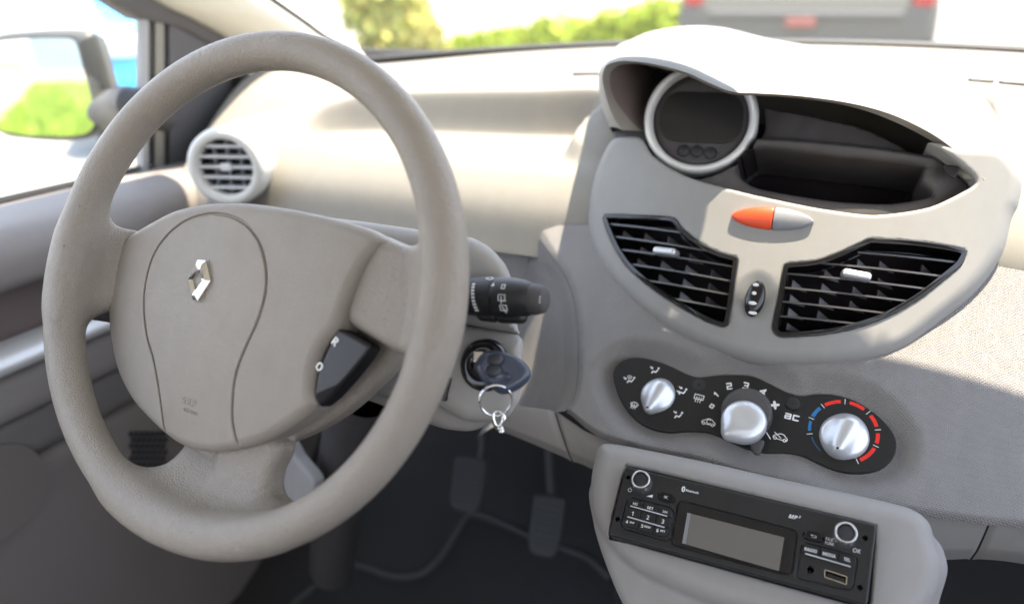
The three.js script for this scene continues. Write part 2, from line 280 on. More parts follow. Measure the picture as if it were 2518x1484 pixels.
{ // top with the bowl in front of the driver
  const FLOOR = .977;
  const rim = [[1560, 560], [1390, 345], [1470, 232], [1300, 233], [1100, 235], [960, 240], [860, 252], [795, 272], [762, 300], [775, 330], [850, 375], [960, 420], [1080, 470], [1150, 600]].map(p => { const q = onTop(...p); return [q.x, q.z]; });
  const f = sdPoly(spl(rim, 90, true, .4));
  const zw = x => -1.262 + .30 * x * x;
  const g = gridGeo((u, v) => {
    const x = -.80 + u * 1.6, z0 = zw(x), z = z0 + (-.751 - z0) * v;
    let y = profY(z); const s = sstep(.012, -.006, f(x, z)); const fl = FLOOR - .00 * z;
    const low = -smin(-y, -fl, -.0) ; const cut = smin(y, fl + .012 * sstep(-.8, -.95, z), .012);
    y = y + (cut - y) * s;
    y -= .068 * x * x * sstep(-.95, -1.15, z); y -= .13 * sstep(.174, .156, x) * sstep(-.194, -.170, x) * sstep(-.99, -.93, z); y -= .03 * sstep(-.64, -.74, x) * sstep(-.95, -.8, z);
    y -= .05 * sstep(.62, .72, x);
    return V(x, y, z);
  }, 420, 230);
  wpart('dash_top', g, M.dash, dashboard);
}
const stackHole = (() => { // outline of the heater panel on the fabric-grained face
  const o = [[1507, 925], [1520, 895], [1550, 880], [1590, 880], [1640, 893], [1690, 915], [1720, 922], [1760, 917], [1800, 915], [1850, 918], [1890, 935], [1930, 955], [1970, 967], [2010, 963], [2060, 967], [2110, 985], [2160, 1020], [2195, 1060], [2206, 1095], [2195, 1130], [2160, 1155], [2110, 1162], [2060, 1155], [2010, 1135], [1975, 1118], [1930, 1110], [1880, 1110], [1830, 1098], [1780, 1075], [1740, 1060], [1690, 1057], [1640, 1060], [1590, 1048], [1550, 1020], [1520, 975]];
  return spl(o.map(p => STK.px(...p, -.004)), 120, true);
})();
const topEdge = [[1150, 545], [1240, 562], [1330, 590], [1400, 600]].map(p => STK.px(...p));
const stkLeft = spl([[1310, 560], [1345, 612], [1380, 660], [1405, 715], [1418, 790], [1421, 860], [1418, 930], [1407, 980], [1388, 1006]].map(p => STK.px(...p)), 60);
const stkBottom = spl([[1388, 1006], [1450, 1068], [1600, 1106], [1750, 1150], [1900, 1190], [2100, 1216], [2300, 1228], [2517, 1246], [2700, 1262]].map(p => STK.px(...p)), 120);
const sample = (pl, u) => { const t = u * (pl.length - 1), i = min(pl.length - 2, Math.floor(t)), k = t - i; return [pl[i][0] + (pl[i + 1][0] - pl[i][0]) * k, pl[i][1] + (pl[i + 1][1] - pl[i][1]) * k]; };
{
  const hf = sdPoly(stackHole), topB = .17, rightA = .36;
  const P00 = stkLeft[0], P10 = [rightA, topB];
  const ptAt = (u, v) => { // v: 0 top, 1 bottom
    const l = sample(stkLeft, v), b = sample(stkBottom, u), t = [P00[0] + (rightA - P00[0]) * u, P00[1] + (topB - P00[1]) * Math.pow(u, .35)], r = [rightA, topB + (stkBottom.at(-1)[1] - topB) * v];
    const c = (i) => (1 - u) * l[i] + u * r[i] + (1 - v) * t[i] + v * b[i] - ((1 - u) * (1 - v) * P00[i] + u * (1 - v) * P10[i] + (1 - u) * v * stkLeft.at(-1)[i] + u * v * stkBottom.at(-1)[i]);
    return [c(0), c(1)];
  };
  const g = gridGeo((u, v) => {
    const [a, b] = ptAt(u, v); const d = hf(a, b);
    let c = -.011 * sstep(.022, .0005, d);
    c -= .006 * sstep(-.02, -.045, b - .0) * 0;
    const eb = 1 - v; c -= .006 * Math.pow(max(0, 1 - eb / .035), 2); c -= .004 * Math.pow(max(0, 1 - u / .02), 2);
    const w = STK.w(a, b, c), l = w.clone().applyMatrix4(POD.inv), dp = podSd(l.x, l.y); if (dp < -.020) return STK.w(a, b, c - .11 * sstep(-.020, -.034, dp));
    return w;
  }, 330, 190);
  // texture runs with the face
  const p = g.attributes.position, uv = g.attributes.uv, q = V(0, 0, 0);
  for (let i = 0; i < p.count; i++) { q.fromBufferAttribute(p, i).applyMatrix4(STK.inv); uv.setXY(i, q.x, q.y); }
  wpart('centre_panel', g, M.weave, dashboard);
  // dark smooth panel between the column and the grained face
  const sp = gridGeo((u, v) => { const l = sample(stkLeft, v), a = l[0] - .0006 - u * .16, b = l[1] - u * .012 * (1 - v); return STK.w(a, b, -.005 - .06 * u - .09 * u * u - .006 * sstep(.0, .12, u)); }, 60, 60);
  wpart('knee_panel', sp, M.weave, dashboard);
  // closing skin from the dash edge down behind the column and the pod
  const back = gridGeo((u, v) => { const x = -.72 + u * 1.44; const s = V(x, .90 - v * .12, -.765 + v * .02); return s; }, 4, 4);
  wpart('dash_backing', back, M.sidePanel, dashboard);
}
{ // lower trims under the grained face
  const piece = (name, top, bot, h0 = -.012, h1 = -.03) => { const T = spl(top.map(p => STK.px(...p, h0)), 30), Bq = spl(bot.map(p => STK.px(...p, h1)), 30); return wpart(name, gridGeo((u, v) => { const t = T[Math.round(u * 30)], b = Bq[Math.round(u * 30)]; const e = min(u, 1 - u) * 30; const c = h0 + (h1 - h0) * v * v - .004 * max(0, 1 - e / 2) - .012 * max(0, v - .9) * 10 * v; return STK.w(t[0] + (b[0] - t[0]) * v, t[1] + (b[1] - t[1]) * v, c); }, 30, 20), M.trim, dashboard); };
  piece('lower_trim', [[1180, 985], [1262, 996], [1361, 1008]], [[1210, 1045], [1270, 1068], [1398, 1122]]);
  piece('lower_trim', [[1364, 1008], [1410, 1040], [1460, 1068], [1600, 1105]], [[1402, 1124], [1430, 1134], [1470, 1150], [1640, 1200]]);
  piece('lower_trim', [[2090, 1214], [2200, 1222], [2330, 1230], [2446, 1240]], [[2120, 1400], [2250, 1372], [2350, 1368], [2395, 1366]], -.012, -.05);
  piece('glovebox_lid', [[2450, 1240], [2517, 1246], [2600, 1254], [2700, 1262]], [[2402, 1366], [2480, 1372], [2600, 1390], [2720, 1400]], -.012, -.05);
}
// demister slots on the dash top
for (const [x0, y0, x1, y1] of [[2335, 194, 2362, 197], [2384, 196, 2440, 201], [2460, 202, 2530, 208], [628, 298, 642, 294], [655, 292, 672, 285], [690, 280, 716, 271], [1410, 183, 1475, 181]]) {
  const a = onTop(x0, y0), b = onTop(x1, y1), c = a.clone().add(b).multiplyScalar(.5), l = a.distanceTo(b);
  const g = new THREE.CapsuleGeometry(.0042, l - .004, 4, 10); g.rotateZ(Math.PI / 2); g.scale(1, .5, 1); g.rotateY(Math.atan2(-(b.z - a.z), b.x - a.x)); g.rotateX(.12); g.translate(c.x, c.y + .0005, c.z);
  wpart('demister_slot', g, M.black, dashboard);
}

// ------------------------------------------------------------------ centre pod: face, brow, tray, dial, vents, switches
const pod = framed('centre_pod', 'rounded cream centre pod with overhanging brow, display dial, tray and two fan-shaped vents', 'centre console pod', POD);
const ventL = spl([[185, 284], [440, 293], [690, 310], [760, 390], [850, 465], [960, 540], [1080, 590], [1180, 618], [1197, 650], [1170, 850], [1132, 1110], [1112, 1148], [1070, 1157], [950, 1112], [800, 1032], [640, 935], [480, 820], [340, 690], [250, 560], [190, 430], [155, 330], [160, 297]].map(p => POD.px(...qL(...p))), 110, true, .35);
const ventR = spl([[350, 430], [480, 418], [620, 400], [780, 345], [950, 268], [1090, 205], [1160, 208], [1500, 230], [1850, 280], [1940, 310], [1955, 350], [1900, 445], [1750, 570], [1560, 720], [1350, 850], [1130, 950], [900, 1020], [650, 1065], [400, 1082], [275, 1078], [224, 1030], [224, 960], [258, 800], [288, 620], [315, 460]].map(p => POD.px(...qR(...p))), 110, true, .35);
const tray = spl([[1490, 330], [1482, 260], [1484, 210], [1515, 165], [1580, 150], [1650, 150], [1750, 160], [1850, 200], [2000, 230], [2120, 255], [2230, 305], [2330, 375], [2390, 425], [2400, 446], [2378, 464], [2282, 508], [2145, 526], [2000, 507], [1850, 476], [1715, 441], [1650, 412], [1600, 375], [1572, 335]].map(p => POD.px(...p)), 120, true, .4);
{
  const o = podOutline;
  const f = sdPoly(o), vl = sdPoly(ventL), vr = sdPoly(ventR), tr = sdPoly(inset(tray, .0));
  const lk = POD.px(1856, 734);
  const fn = (x, y, z) => {
    const c = z + POD.k * x * x, d2 = f(x, y); let top = c - .0;
    const e = hypot((x - lk[0]) / .02, (y - lk[1]) / .028); top += .0025 * sstep(1, .4, e);
    let d = ext(d2, max(top, -.17 - c), .014);
    d = smax(d, -max(vl(x, y), -.066 - c), .0015); d = smax(d, -max(vr(x, y), -.066 - c), .0015);
    d = smax(d, -max(tr(x, y), -.2 - c), .004);
    return d * .82;
  };
  const g = sdfMesh(fn, [-.26, -.075, -.22], [.26, .22, .012], .002);
  part('pod_body', g, M.pod, pod);
}
{ // dark plug of the tray: back wall, ledge and deep pocket
  const f = sdPoly(inset(tray, .0008));
  const P = pts => pts.map(p => POD.px(...q3(...p), -.035));
  const deep = sdPoly(spl([[1085, 648], [1500, 690], [1960, 742], [1985, 760], [1975, 830], [2030, 905], [1800, 948], [1500, 935], [1200, 890], [1040, 850], [960, 770], [1000, 690]].map(p => POD.px(...q3(...p), -.02)), 60, true, .4));
  const ledge = (() => { const a = POD.px(...q3(1085, 590), -.035), b = POD.px(...q3(2050, 690), -.035); return (x, y) => a[1] + (b[1] - a[1]) * (x - a[0]) / (b[0] - a[0]) - y; })();
  const dc = POD.px(1722, 292, -.02);
  const panel = sdPoly(spl(P([[1125, 385], [1500, 380], [2100, 470], [2075, 580], [2000, 655], [1900, 662], [1500, 615], [1118, 575]]), 50, true, .2));
  const fn = (x, y, z) => {
    const c = z + POD.k * x * x;
    const L = ledge(x, y);                      // > 0 under the ledge line
    const wall = -.046, low = -.024;
    let top = wall + (low - wall) * sstep(-.002, .010, L);
    let d = max(f(x, y), max(c - min(top, -.006), -.165 - c));
    d = smax(d, -max(deep(x, y), c - .02), .009); d = max(d, -max(hypot(x - dc[0], y - dc[1]) - .0605, -.10 - c));
    d = smax(d, -ext(panel(x, y), max(-.052 - c, c - .02), .004), .0015);
    return d * .8;
  };
  part('tray', sdfMesh(fn, [-.25, -.02, -.25], [.2, .22, .01], .0025), M.tray, pod);
  part('pocket', sdfMesh((x, y, z) => { const c = z + POD.k * x * x, dd = deep(x, y); return smax(max(dd - .003, max(c + .03, -.15 - c)), -ext(dd - .0004, max(-.115 - c, c - .02), .01), .001) * .8; }, [-.2, -.02, -.24], [.2, .14, .0], .0028), M.void, pod);
  const tab = spl([[2085, 757], [2150, 765], [2168, 790], [2140, 830], [2110, 810]].map(p => POD.px(...q3(...p), -.012)), 24, true, .4);
  part('pull_tab', extr(tab, .004, .0012, [], -.016 - POD.k * tab[0][0] ** 2), M.dark, pod);
}
{ // the brow over the tray: roof, rim and lining
  const O = [[1530, 320, .775, 1578, 322], [1505, 280, .768, 1545, 290], [1486, 222, .756, 1510, 240], [1481, 187, .748, 1499, 198], [1490, 162, .742, 1505, 173], [1518, 151, .735, 1525, 160], [1560, 151, .728, 1563, 157], [1620, 160, .719, 1620, 166], [1690, 179, .710, 1688, 185], [1750, 206, .703, 1748, 212], [1800, 225, .699, 1799, 231], [1865, 229, .694, 1865, 235], [1960, 235, .687, 1960, 241], [2085, 252, .680, 2080, 259], [2170, 273, .675, 2155, 281], [2240, 301, .672, 2215, 306], [2310, 340, .669, 2275, 337], [2368, 386, .667, 2325, 368], [2408, 424, .665, 2358, 408], [2420, 442, .664, 2370, 438]];
  const crest = [[1500, 316, .86], [1480, 262, .88], [1474, 190, .90], [1490, 150, .91], [1525, 118, .92], [1560, 104, .92], [1600, 87, .92], [1655, 75, .92], [1720, 69, .92], [1780, 73, .92], [1825, 83, .93], [1890, 100, .94], [1980, 116, .95], [2100, 128, .95], [2200, 142, .94], [2300, 165, .92], [2380, 205, .88], [2440, 270, .82], [2485, 350, .76], [2500, 440, .71]];
  const n = O.length, f = CR_f(), rt = V(1, 0, 0).applyMatrix3(CR);
  const rowsT = [], rowsR = [], rowsL = [];
  const cols = O.map((o, i) => {
    const p = dep(o[0], o[1], o[2]), q = dep(o[3], o[4], o[2] + .007 + .006 * (i < 4 || i > 15)), c = dep(...crest[i]);
    const up = V(-.9 * sstep(8, 0, i) + .5 * sstep(14, 19, i), 1 - .4 * sstep(8, 0, i), 0).normalize();
    const k = .013 - .009 * sstep(8, 2, i) - .007 * sstep(13, 18, i);
    const at = (t, h) => p.clone().lerp(c, t).addScaledVector(up, h);
    const top = [p, at(.02, k * .18), at(.10, k * .6), at(.3, k), at(.62, k * .9), c, c.clone().add(V(0, -.03, -.05)), c.clone().add(V(0, -.11, -.09))];
    const inw = V(.016 * sstep(6, 2, i), .010 * sstep(3, 6, i), 0), hf = V(-.12, 0, -1);
    const lin = [q, q.clone().addScaledVector(hf, .004).addScaledVector(inw, .1), q.clone().addScaledVector(hf, .045).add(inw), q.clone().addScaledVector(hf, .11).addScaledVector(inw, 2)];
    const rim = [p, p.clone().lerp(q, .5), q];
    return { top, lin, rim };
  });
  const rowsOf = k => cols[0][k].map((_, j) => cols.map(c => c[k][j]));
  const inv = POD.inv, add = (name, k, m, nv) => { const g = loft(rowsOf(k), 170, nv); g.applyMatrix4(inv); part(name, g, m, pod); };
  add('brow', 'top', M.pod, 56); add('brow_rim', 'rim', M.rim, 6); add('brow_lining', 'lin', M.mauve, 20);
}
function CR_f() { return ray(CAM.cx, CAM.cy).normalize(); }
{ // round display dial
  const DF = Frame.tilt(dep(1722, 290, .762), 24, 0, 6);
  const o = framedChild(pod, DF);
  const ds = .0555 / .0570;
  const prof = [[.0475, -.006], [.0485, .001], [.0505, .0045], [.0535, .0052], [.0558, .003], [.0568, -.002], [.0570, -.03]].map(p => new THREE.Vector2(...p));
  const ring = new THREE.LatheGeometry(prof, 96); ring.rotateX(Math.PI / 2); ring.scale(ds, ds, 1); partF('dial_ring', ring, M.silver, pod, DF);
  const face = new THREE.LatheGeometry([[0, -.010], [.040, -.009], [.0478, -.004], [.0478, -.03], [0, -.03]].map(p => new THREE.Vector2(...p)), 72); face.rotateX(Math.PI / 2); const fm = partF('dial_face', face, M.tray, pod, DF);
  const rr = (w, h, r) => { const p = []; for (const [sx, sy, a0] of [[1, 1, 0], [-1, 1, 90], [-1, -1, 180], [1, -1, 270]]) for (let k = 0; k <= 6; k++) { const a = R(a0 + k * 15); p.push([sx * (w / 2 - r) + r * Math.cos(a), sy * (h / 2 - r) + r * Math.sin(a)]); } return p; };
  const [sa, sb] = DF.px(1723, 282), s0 = DF.px(1618, 282), s1 = DF.px(1827, 282), t0 = DF.px(1723, 219), t1 = DF.px(1723, 345);
  const scr = extr(rr(min(.082, s1[0] - s0[0]), t0[1] - t1[1], .019), .003, .0012, [], 0); scr.translate(sa, sb, -.0105); partF('display_screen', scr, M.screen, pod, DF);
  for (const [x, y] of [[1679, 365], [1712, 367], [1746, 371]]) { const [a, b] = DF.px(x, y); const g = new THREE.LatheGeometry([[0, .0015], [.005, .0012], [.0062, 0], [.0062, -.003]].map(p => new THREE.Vector2(...p)), 24); g.rotateX(Math.PI / 2); g.translate(a, b, -.0085); partF('dial_button', g, M.dark, pod, DF); }
}
function framedChild(parent, F) { return F; }
function partF(name, g, m, parent, F) { g.applyMatrix4(F.m); return wpart(name, g, m, parent); }
// fan-shaped vents
function vent(outline, slats, vanes, slider, label) {
  const ring = inset(outline, .0028);
  const bend = g => { const p = g.attributes.position; for (let i = 0; i < p.count; i++) p.setZ(i, p.getZ(i) - POD.k * p.getX(i) ** 2); g.computeVertexNormals(); return g; };
  const fr = part('air_vent', bend(toCreasedNormals(extr(inset(outline, -.0004), .034, .0009, [ring], -.0325), .6)), M.gloss, pod, label);
  const duct = bend(extr(inset(outline, .001), .003, 0, [], -.048)); part('duct', duct, M.void, fr);
  for (const [p, q] of slats) {
    const A = V(...POD.px(...p, -.003), 0), Bq = V(...POD.px(...q, -.003), 0); const l = A.distanceTo(Bq) - .001, n = 8;
    const g = new THREE.BoxGeometry(l, .0016, .015, 8, 1, 1); const pr = g.attributes.position;
    for (let i = 0; i < pr.count; i++) if (pr.getZ(i) < 0) pr.setY(i, pr.getY(i) + .0023);   // blades tip down towards the cabin
    g.rotateZ(Math.atan2(Bq.y - A.y, Bq.x - A.x)); g.translate((A.x + Bq.x) / 2, (A.y + Bq.y) / 2, -.0095);
    part('slat', bend(g), M.slat, fr);
  }
  for (const [x, y, h = 1] of vanes) {
    const [a, b] = POD.px(x, y, -.02); const g = extr([[0, 0], [.017, 0], [.015, .002], [0, .0082 * h]], .0018, .0003, [], -.0009); g.rotateY(R(38)); g.translate(a - .003, b - .0035, -.016);
    part('vane', bend(g), M.slat, fr);
  }
  const [a, b] = POD.px(...slider, .002); const g = new RoundedBoxGeometry(.0235, .0072, .014, 4, .003); g.rotateZ(R(-2)); g.rotateY(-2 * POD.k * a * -1 * .9); g.translate(a, b, -.002 - POD.k * a * a); part('slider_knob', g, M.satin, fr);
}
{
  const sl = [[[195, 360], [770, 430]], [[230, 458], [985, 575]], [[285, 560], [1175, 696]], [[350, 672], [1155, 806]], [[460, 795], [1138, 911]], [[630, 930], [1122, 1022]]].map(s => s.map(p => qL(...p)));
  const va = [[330, 455], [500, 475], [680, 500], [470, 570, .8], [850, 635], [440, 670], [630, 690], [820, 725], [1020, 760], [610, 795], [800, 830], [1000, 865], [775, 930], [980, 970]].map(([x, y, h]) => [...qL(x, y), h ?? 1]);
  vent(ventL, sl, va, qL(636, 572), 'left fan-shaped vent');
  const sr = [[[975, 328], [1880, 420]], [[640, 425], [1760, 546]], [[340, 520], [1630, 661]], [[315, 645], [1460, 771]], [[295, 770], [1240, 876]], [[275, 900], [970, 970]]].map(s => s.map(p => qR(...p)));
  const vr = [[1000, 445], [1580, 500], [705, 540], [1200, 455, .9], [415, 630], [680, 660], [960, 690], [1190, 600, .8], [395, 760], [660, 790], [935, 820], [1185, 715, .9], [380, 880], [645, 905], [370, 1000, .8]].map(([x, y, h]) => [...qR(x, y), h ?? 1]);
  vent(ventR, sr, vr, qR(965, 527), 'right fan-shaped vent');
}
{ // hazard switch and lock switch
  const tip0 = POD.px(1799, 531), tip1 = POD.px(2001, 546), mid = POD.px(1910, 506), midb = POD.px(1908, 563), ax = (tip1[0] + tip0[0]) / 2, ay = (tip1[1] + tip0[1]) / 2, L = (tip1[0] - tip0[0]) / 2, H = (mid[1] - midb[1]) / 2, split = mid[0] - ax - .001;
  const mk = side => sdfMesh((x, y, z) => { const u = x / L, hh = H * Math.pow(max(0, 1 - u * u), .62), r = abs(y) - hh; const zt = z - .0022 - .0035 * max(0, 1 - u * u) * (1 - min(1, (y / (hh + 1e-5)) ** 2)); return max(ext(r * .75, zt, .0015) * .8, (side > 0 ? (split + .0005 - x) : (x - split + .0004)), -.01 - z); }, [-L - .003, -H - .003, -.011], [L + .003, H + .003, .009], .0009);
  for (const [s, m, l] of [[-1, M.red, 'red half of the hazard switch'], [1, M.grey, 'grey half of the hazard switch']]) { const g = mk(s); g.rotateZ(Math.atan2(tip1[1] - tip0[1], tip1[0] - tip0[0])); g.rotateY(2 * POD.k * ax); g.translate(ax, ay, -POD.k * ax * ax); part('hazard_switch', g, m, pod, l); }
  const [la, lb] = POD.px(1856.5, 734), top = POD.px(1858, 689)[1], bot = POD.px(1856, 780)[1], hw = (POD.px(1882, 734)[0] - POD.px(1832, 734)[0]) / 2, hh = (top - bot) / 2;
  const g = new THREE.SphereGeometry(1, 40, 24); g.scale(hw, hh, .0052); g.rotateZ(R(-4)); g.translate(la, lb, -.001); const b = part('lock_switch', g, M.gloss, pod);
  for (const [y, w] of [[838, .8], [905, .6], [982, 1.05], [1056, 1.1]]) { const [a, bb] = POD.px(...qL(y < 900 ? 1343 : y < 950 ? 1330 : 1318, y)); const e = hypot((a - la) / hw, (bb - lb) / hh); const s = new THREE.SphereGeometry(1, 16, 8); s.scale(.0042 * w * .8, .0016, .0006); s.translate(a, bb, -.001 + .0052 * sqrt(max(0, 1 - e * e)) + .0001); part('switch_mark', s, M.white, b); }
}

// ------------------------------------------------------------------ heater panel
const CL = new Frame(STK.w(0, 0, -.004), STK.X, STK.Y, STK.N, STK.k);
const climate = framed('heater_panel', 'black wavy heater control panel with three silver dials below the vents', 'heater controls', CL);
{
  const o = inset(stackHole, .0004); let a0 = 9, a1 = -9, b0 = 9, b1 = -9; for (const [a, b] of o) { a0 = min(a0, a); a1 = max(a1, a); b0 = min(b0, b); b1 = max(b1, b); }
  const Wd = a1 - a0, Hd = b1 - b0, cw = 2048, ch = Math.round(2048 * Hd / Wd), sc = cw / Wd;
  const cv = document.createElement('canvas'); cv.width = cw; cv.height = ch; const c = cv.getContext('2d');
  c.fillStyle = '#0e0e0f'; c.fillRect(0, 0, cw, ch);
  const T = (x, y) => { const [a, b] = CL.px(...q4(x, y), -.0045); return [(a - a0) * sc, (b1 - b) * sc]; };
  c.strokeStyle = c.fillStyle = '#e6e6e6'; c.lineCap = 'round'; c.lineJoin = 'round'; c.textAlign = 'center'; c.textBaseline = 'middle';
  const at = (x, y, rot, fn) => { const [u, v] = T(x, y); c.save(); c.translate(u, v); c.rotate(rot); c.scale(sc / 9300, sc / 9300); fn(); c.restore(); };
  const line = (...p) => { c.beginPath(); c.moveTo(p[0], p[1]); for (let i = 2; i < p.length; i += 2) c.lineTo(p[i], p[i + 1]); c.stroke(); };
  const dot = (x, y, r) => { c.beginPath(); c.arc(x, y, r, 0, 7); c.fill(); };
  const arrow = (x, y, dx, dy) => { c.lineWidth = 9; line(x - dx * 20, y - dy * 20, x, y); c.beginPath(); c.moveTo(x + dx * 14, y + dy * 14); c.lineTo(x - dy * 14 - dx * 5, y + dx * 14 - dy * 5); c.lineTo(x + dy * 14 - dx * 5, y - dx * 14 - dy * 5); c.fill(); };
  const man = (x, y) => { dot(x + 14, y - 26, 9); c.lineWidth = 11; line(x + 10, y - 10, x - 2, y + 14, x - 26, y + 8); line(x - 26, y + 8, x - 34, y + 26); };
  const demist = (w, h, sx) => { c.lineWidth = 7; if (sx) { c.strokeRect(-w / 2, -h / 2, w, h * .62); } else { c.beginPath(); c.moveTo(-w / 2, -h * .2); c.quadraticCurveTo(0, -h * .75, w / 2, -h * .2); c.lineTo(w * .3, h * .2); c.lineTo(-w * .3, h * .2); c.closePath(); c.stroke(); } c.lineWidth = 6; for (const k of [-.26, 0, .26]) { c.beginPath(); c.moveTo(k * w, h * .55); c.bezierCurveTo(k * w - 10, h * .3, k * w + 10, h * .1, k * w, -h * .18); c.stroke(); } };
  at(490, 918, 0, () => { man(18, 8); arrow(-22, -10, .8, .45); });
  at(365, 968, 0, () => { man(24, 10); c.save(); c.translate(-2, -14); c.scale(.55, .55); demist(70, 60); c.restore(); arrow(-34, 6, .8, .5); });
  at(627, 1020, 0, () => { man(20, 8); arrow(-20, 16, .9, .3); arrow(-8, -22, .9, .3); });
  at(605, 1141, 0, () => { man(20, 4); arrow(-16, -14, .85, .3); });
  at(388, 1100, .12, () => demist(66, 56));
  at(713, 1058, .06, () => demist(74, 62, true));
  c.font = 'bold 92px sans-serif';
  const num = (x, y, rot, pts) => at(x, y, rot, () => { c.lineWidth = 12; for (const p of pts) line(...p); });
  num(780, 1096, -1.2, [[-14, -12, 14, -12, 14, 12, -14, 12, -14, -12]]);
  num(803, 1036, -.9, [[0, -20, 0, 20], [0, -20, -9, -10]]);
  num(868, 994, -.35, [[-17, -24, 17, -24, 17, 0, -17, 0, -17, 24, 17, 24]]);
  num(952, 991, .05, [[-17, -24, 17, -24, 17, 24, -17, 24], [-8, 0, 17, 0]]);
  num(1040, 1022, .5, [[8, 28, 8, -26, -20, 8, 20, 8]]);
  at(1100, 1090, .2, () => { for (let k = 0; k < 4; k++) { c.rotate(Math.PI / 2); c.beginPath(); c.ellipse(17, -9, 18, 11, -.5, 0, 7); c.fill(); } dot(0, 0, 6); });
  at(1188, 1150, .06, () => { c.lineWidth = 12; line(-50, -16, -12, -16, -12, 22, -50, 22, -50, 2, -14, 2); line(48, -16, 10, -16, 10, 22, 48, 22); });
  const car = slash => { c.lineWidth = 7; c.beginPath(); c.moveTo(-52, 14); c.bezierCurveTo(-54, -10, -30, -6, -18, -22); c.bezierCurveTo(0, -32, 26, -30, 36, -10); c.bezierCurveTo(54, -6, 56, 6, 52, 18); c.stroke(); line(-24, 20, 24, 20); for (const s of [-36, 36]) { c.beginPath(); c.arc(s, 18, 10, 0, 7); c.stroke(); } if (slash) { line(-50, -26, 6, 6); } else { c.beginPath(); c.arc(2, -4, 18, .6, 5.4); c.stroke(); } };
  at(763, 1177, .05, () => car(false)); at(1128, 1253, .1, () => car(true));
  { const [u, v] = T(1066, 1243); c.lineWidth = 7; line(u - 18, v - 22, u + 18, v + 22); }
  // temperature scale
  { const O = T(1447, 1228), rr = hypot(T(1600, 1262)[0] - O[0], T(1600, 1262)[1] - O[1]) * 1.13;
    const ang = (x, y) => { const p = T(x, y); return Math.atan2(p[1] - O[1], p[0] - O[0]); };
    const seg = (p, q, col, w, k = 1) => { const A = ang(...p); let Bq = ang(...q); while (Bq < A) Bq += 2 * Math.PI; c.strokeStyle = col; c.lineCap = 'butt'; c.lineWidth = w; c.beginPath(); c.arc(O[0], O[1], rr * k, A, Bq); c.stroke(); };
    const w = rr * .115;
    seg([1365, 1108], [1436, 1096], '#e2261a', w); seg([1474, 1104], [1540, 1132], '#e2261a', w); seg([1570, 1158], [1612, 1208], '#e2261a', w); seg([1622, 1242], [1620, 1295], '#e2261a', w); seg([1606, 1318], [1524, 1362], '#e2261a', w);
    seg([1288, 1148], [1335, 1112], '#1c6ea8', w); seg([1275, 1222], [1276, 1170], '#1c6ea8', w * .8); seg([1340, 1318], [1282, 1255], '#1c4f78', w * .35, .97);
    c.strokeStyle = '#e6e6e6'; c.lineWidth = 5; for (const p of [[1348, 1103], [1455, 1095], [1560, 1145], [1620, 1224], [1614, 1308], [1510, 1365], [1283, 1158], [1275, 1238]]) { const a = ang(...p); line(O[0] + Math.cos(a) * rr * .92, O[1] + Math.sin(a) * rr * .92, O[0] + Math.cos(a) * rr * 1.1, O[1] + Math.sin(a) * rr * 1.1); } }
  const tx = new THREE.CanvasTexture(cv); tx.colorSpace = THREE.SRGBColorSpace; tx.anisotropy = 8;
  const pm = mat([1, 1, 1], .55, { map: tx });
  const g = extr(o, .006, .0008, [], -.0105); const p = g.attributes.position, uv = g.attributes.uv;
  for (let i = 0; i < p.count; i++) uv.setXY(i, (p.getX(i) - a0) / Wd, (p.getY(i) - b0) / Hd);
  // fine cap so that the plate follows the face
  part('face_plate', g, pm, climate);
}
function pointerKnob(F, u, v, h0, rad, hgt, tipU, tipV, m, parent) {   // silver dome with a raised pointer that ends at the rim
  const [a, b] = F.px(u, v, h0), t = F.px(tipU, tipV, h0 + hgt * .5); const dx = t[0] - a, dy = t[1] - b, L = hypot(dx, dy), ux = dx / L, uy = dy / L;
  const fn = (x, y, z) => {
    const along = x * ux + y * uy, side = -x * uy + y * ux, r = hypot(x, y);
    let d = ext(r - rad, max(z - hgt * (.52 - .28 * (r / rad) ** 2), -z - .004), .0035);
    const q = sdCap([along, side, z * .8], [-rad * .45, 0, hgt * .16], [L - rad * .26, 0, hgt * .30], rad * .46, rad * .27);
    d = smin(d, max(q, -z - .004), .009); return d * .85;
  };
  const s = rad + .012; const g = sdfMesh(fn, [-s, -s, -.005], [s, s, hgt + .006], .0011); g.translate(a, b, h0 - F.k * a * a);
  const k = part('dial_knob', g, m, parent);
  const pip = new THREE.SphereGeometry(.0012, 12, 8); pip.scale(1, .8, .5); const k2 = .86; pip.translate(a + ux * L * k2, b + uy * L * k2, h0 + hgt * .80 - F.k * a * a); part('pointer_mark', pip, M.black, k);
  return k;
}
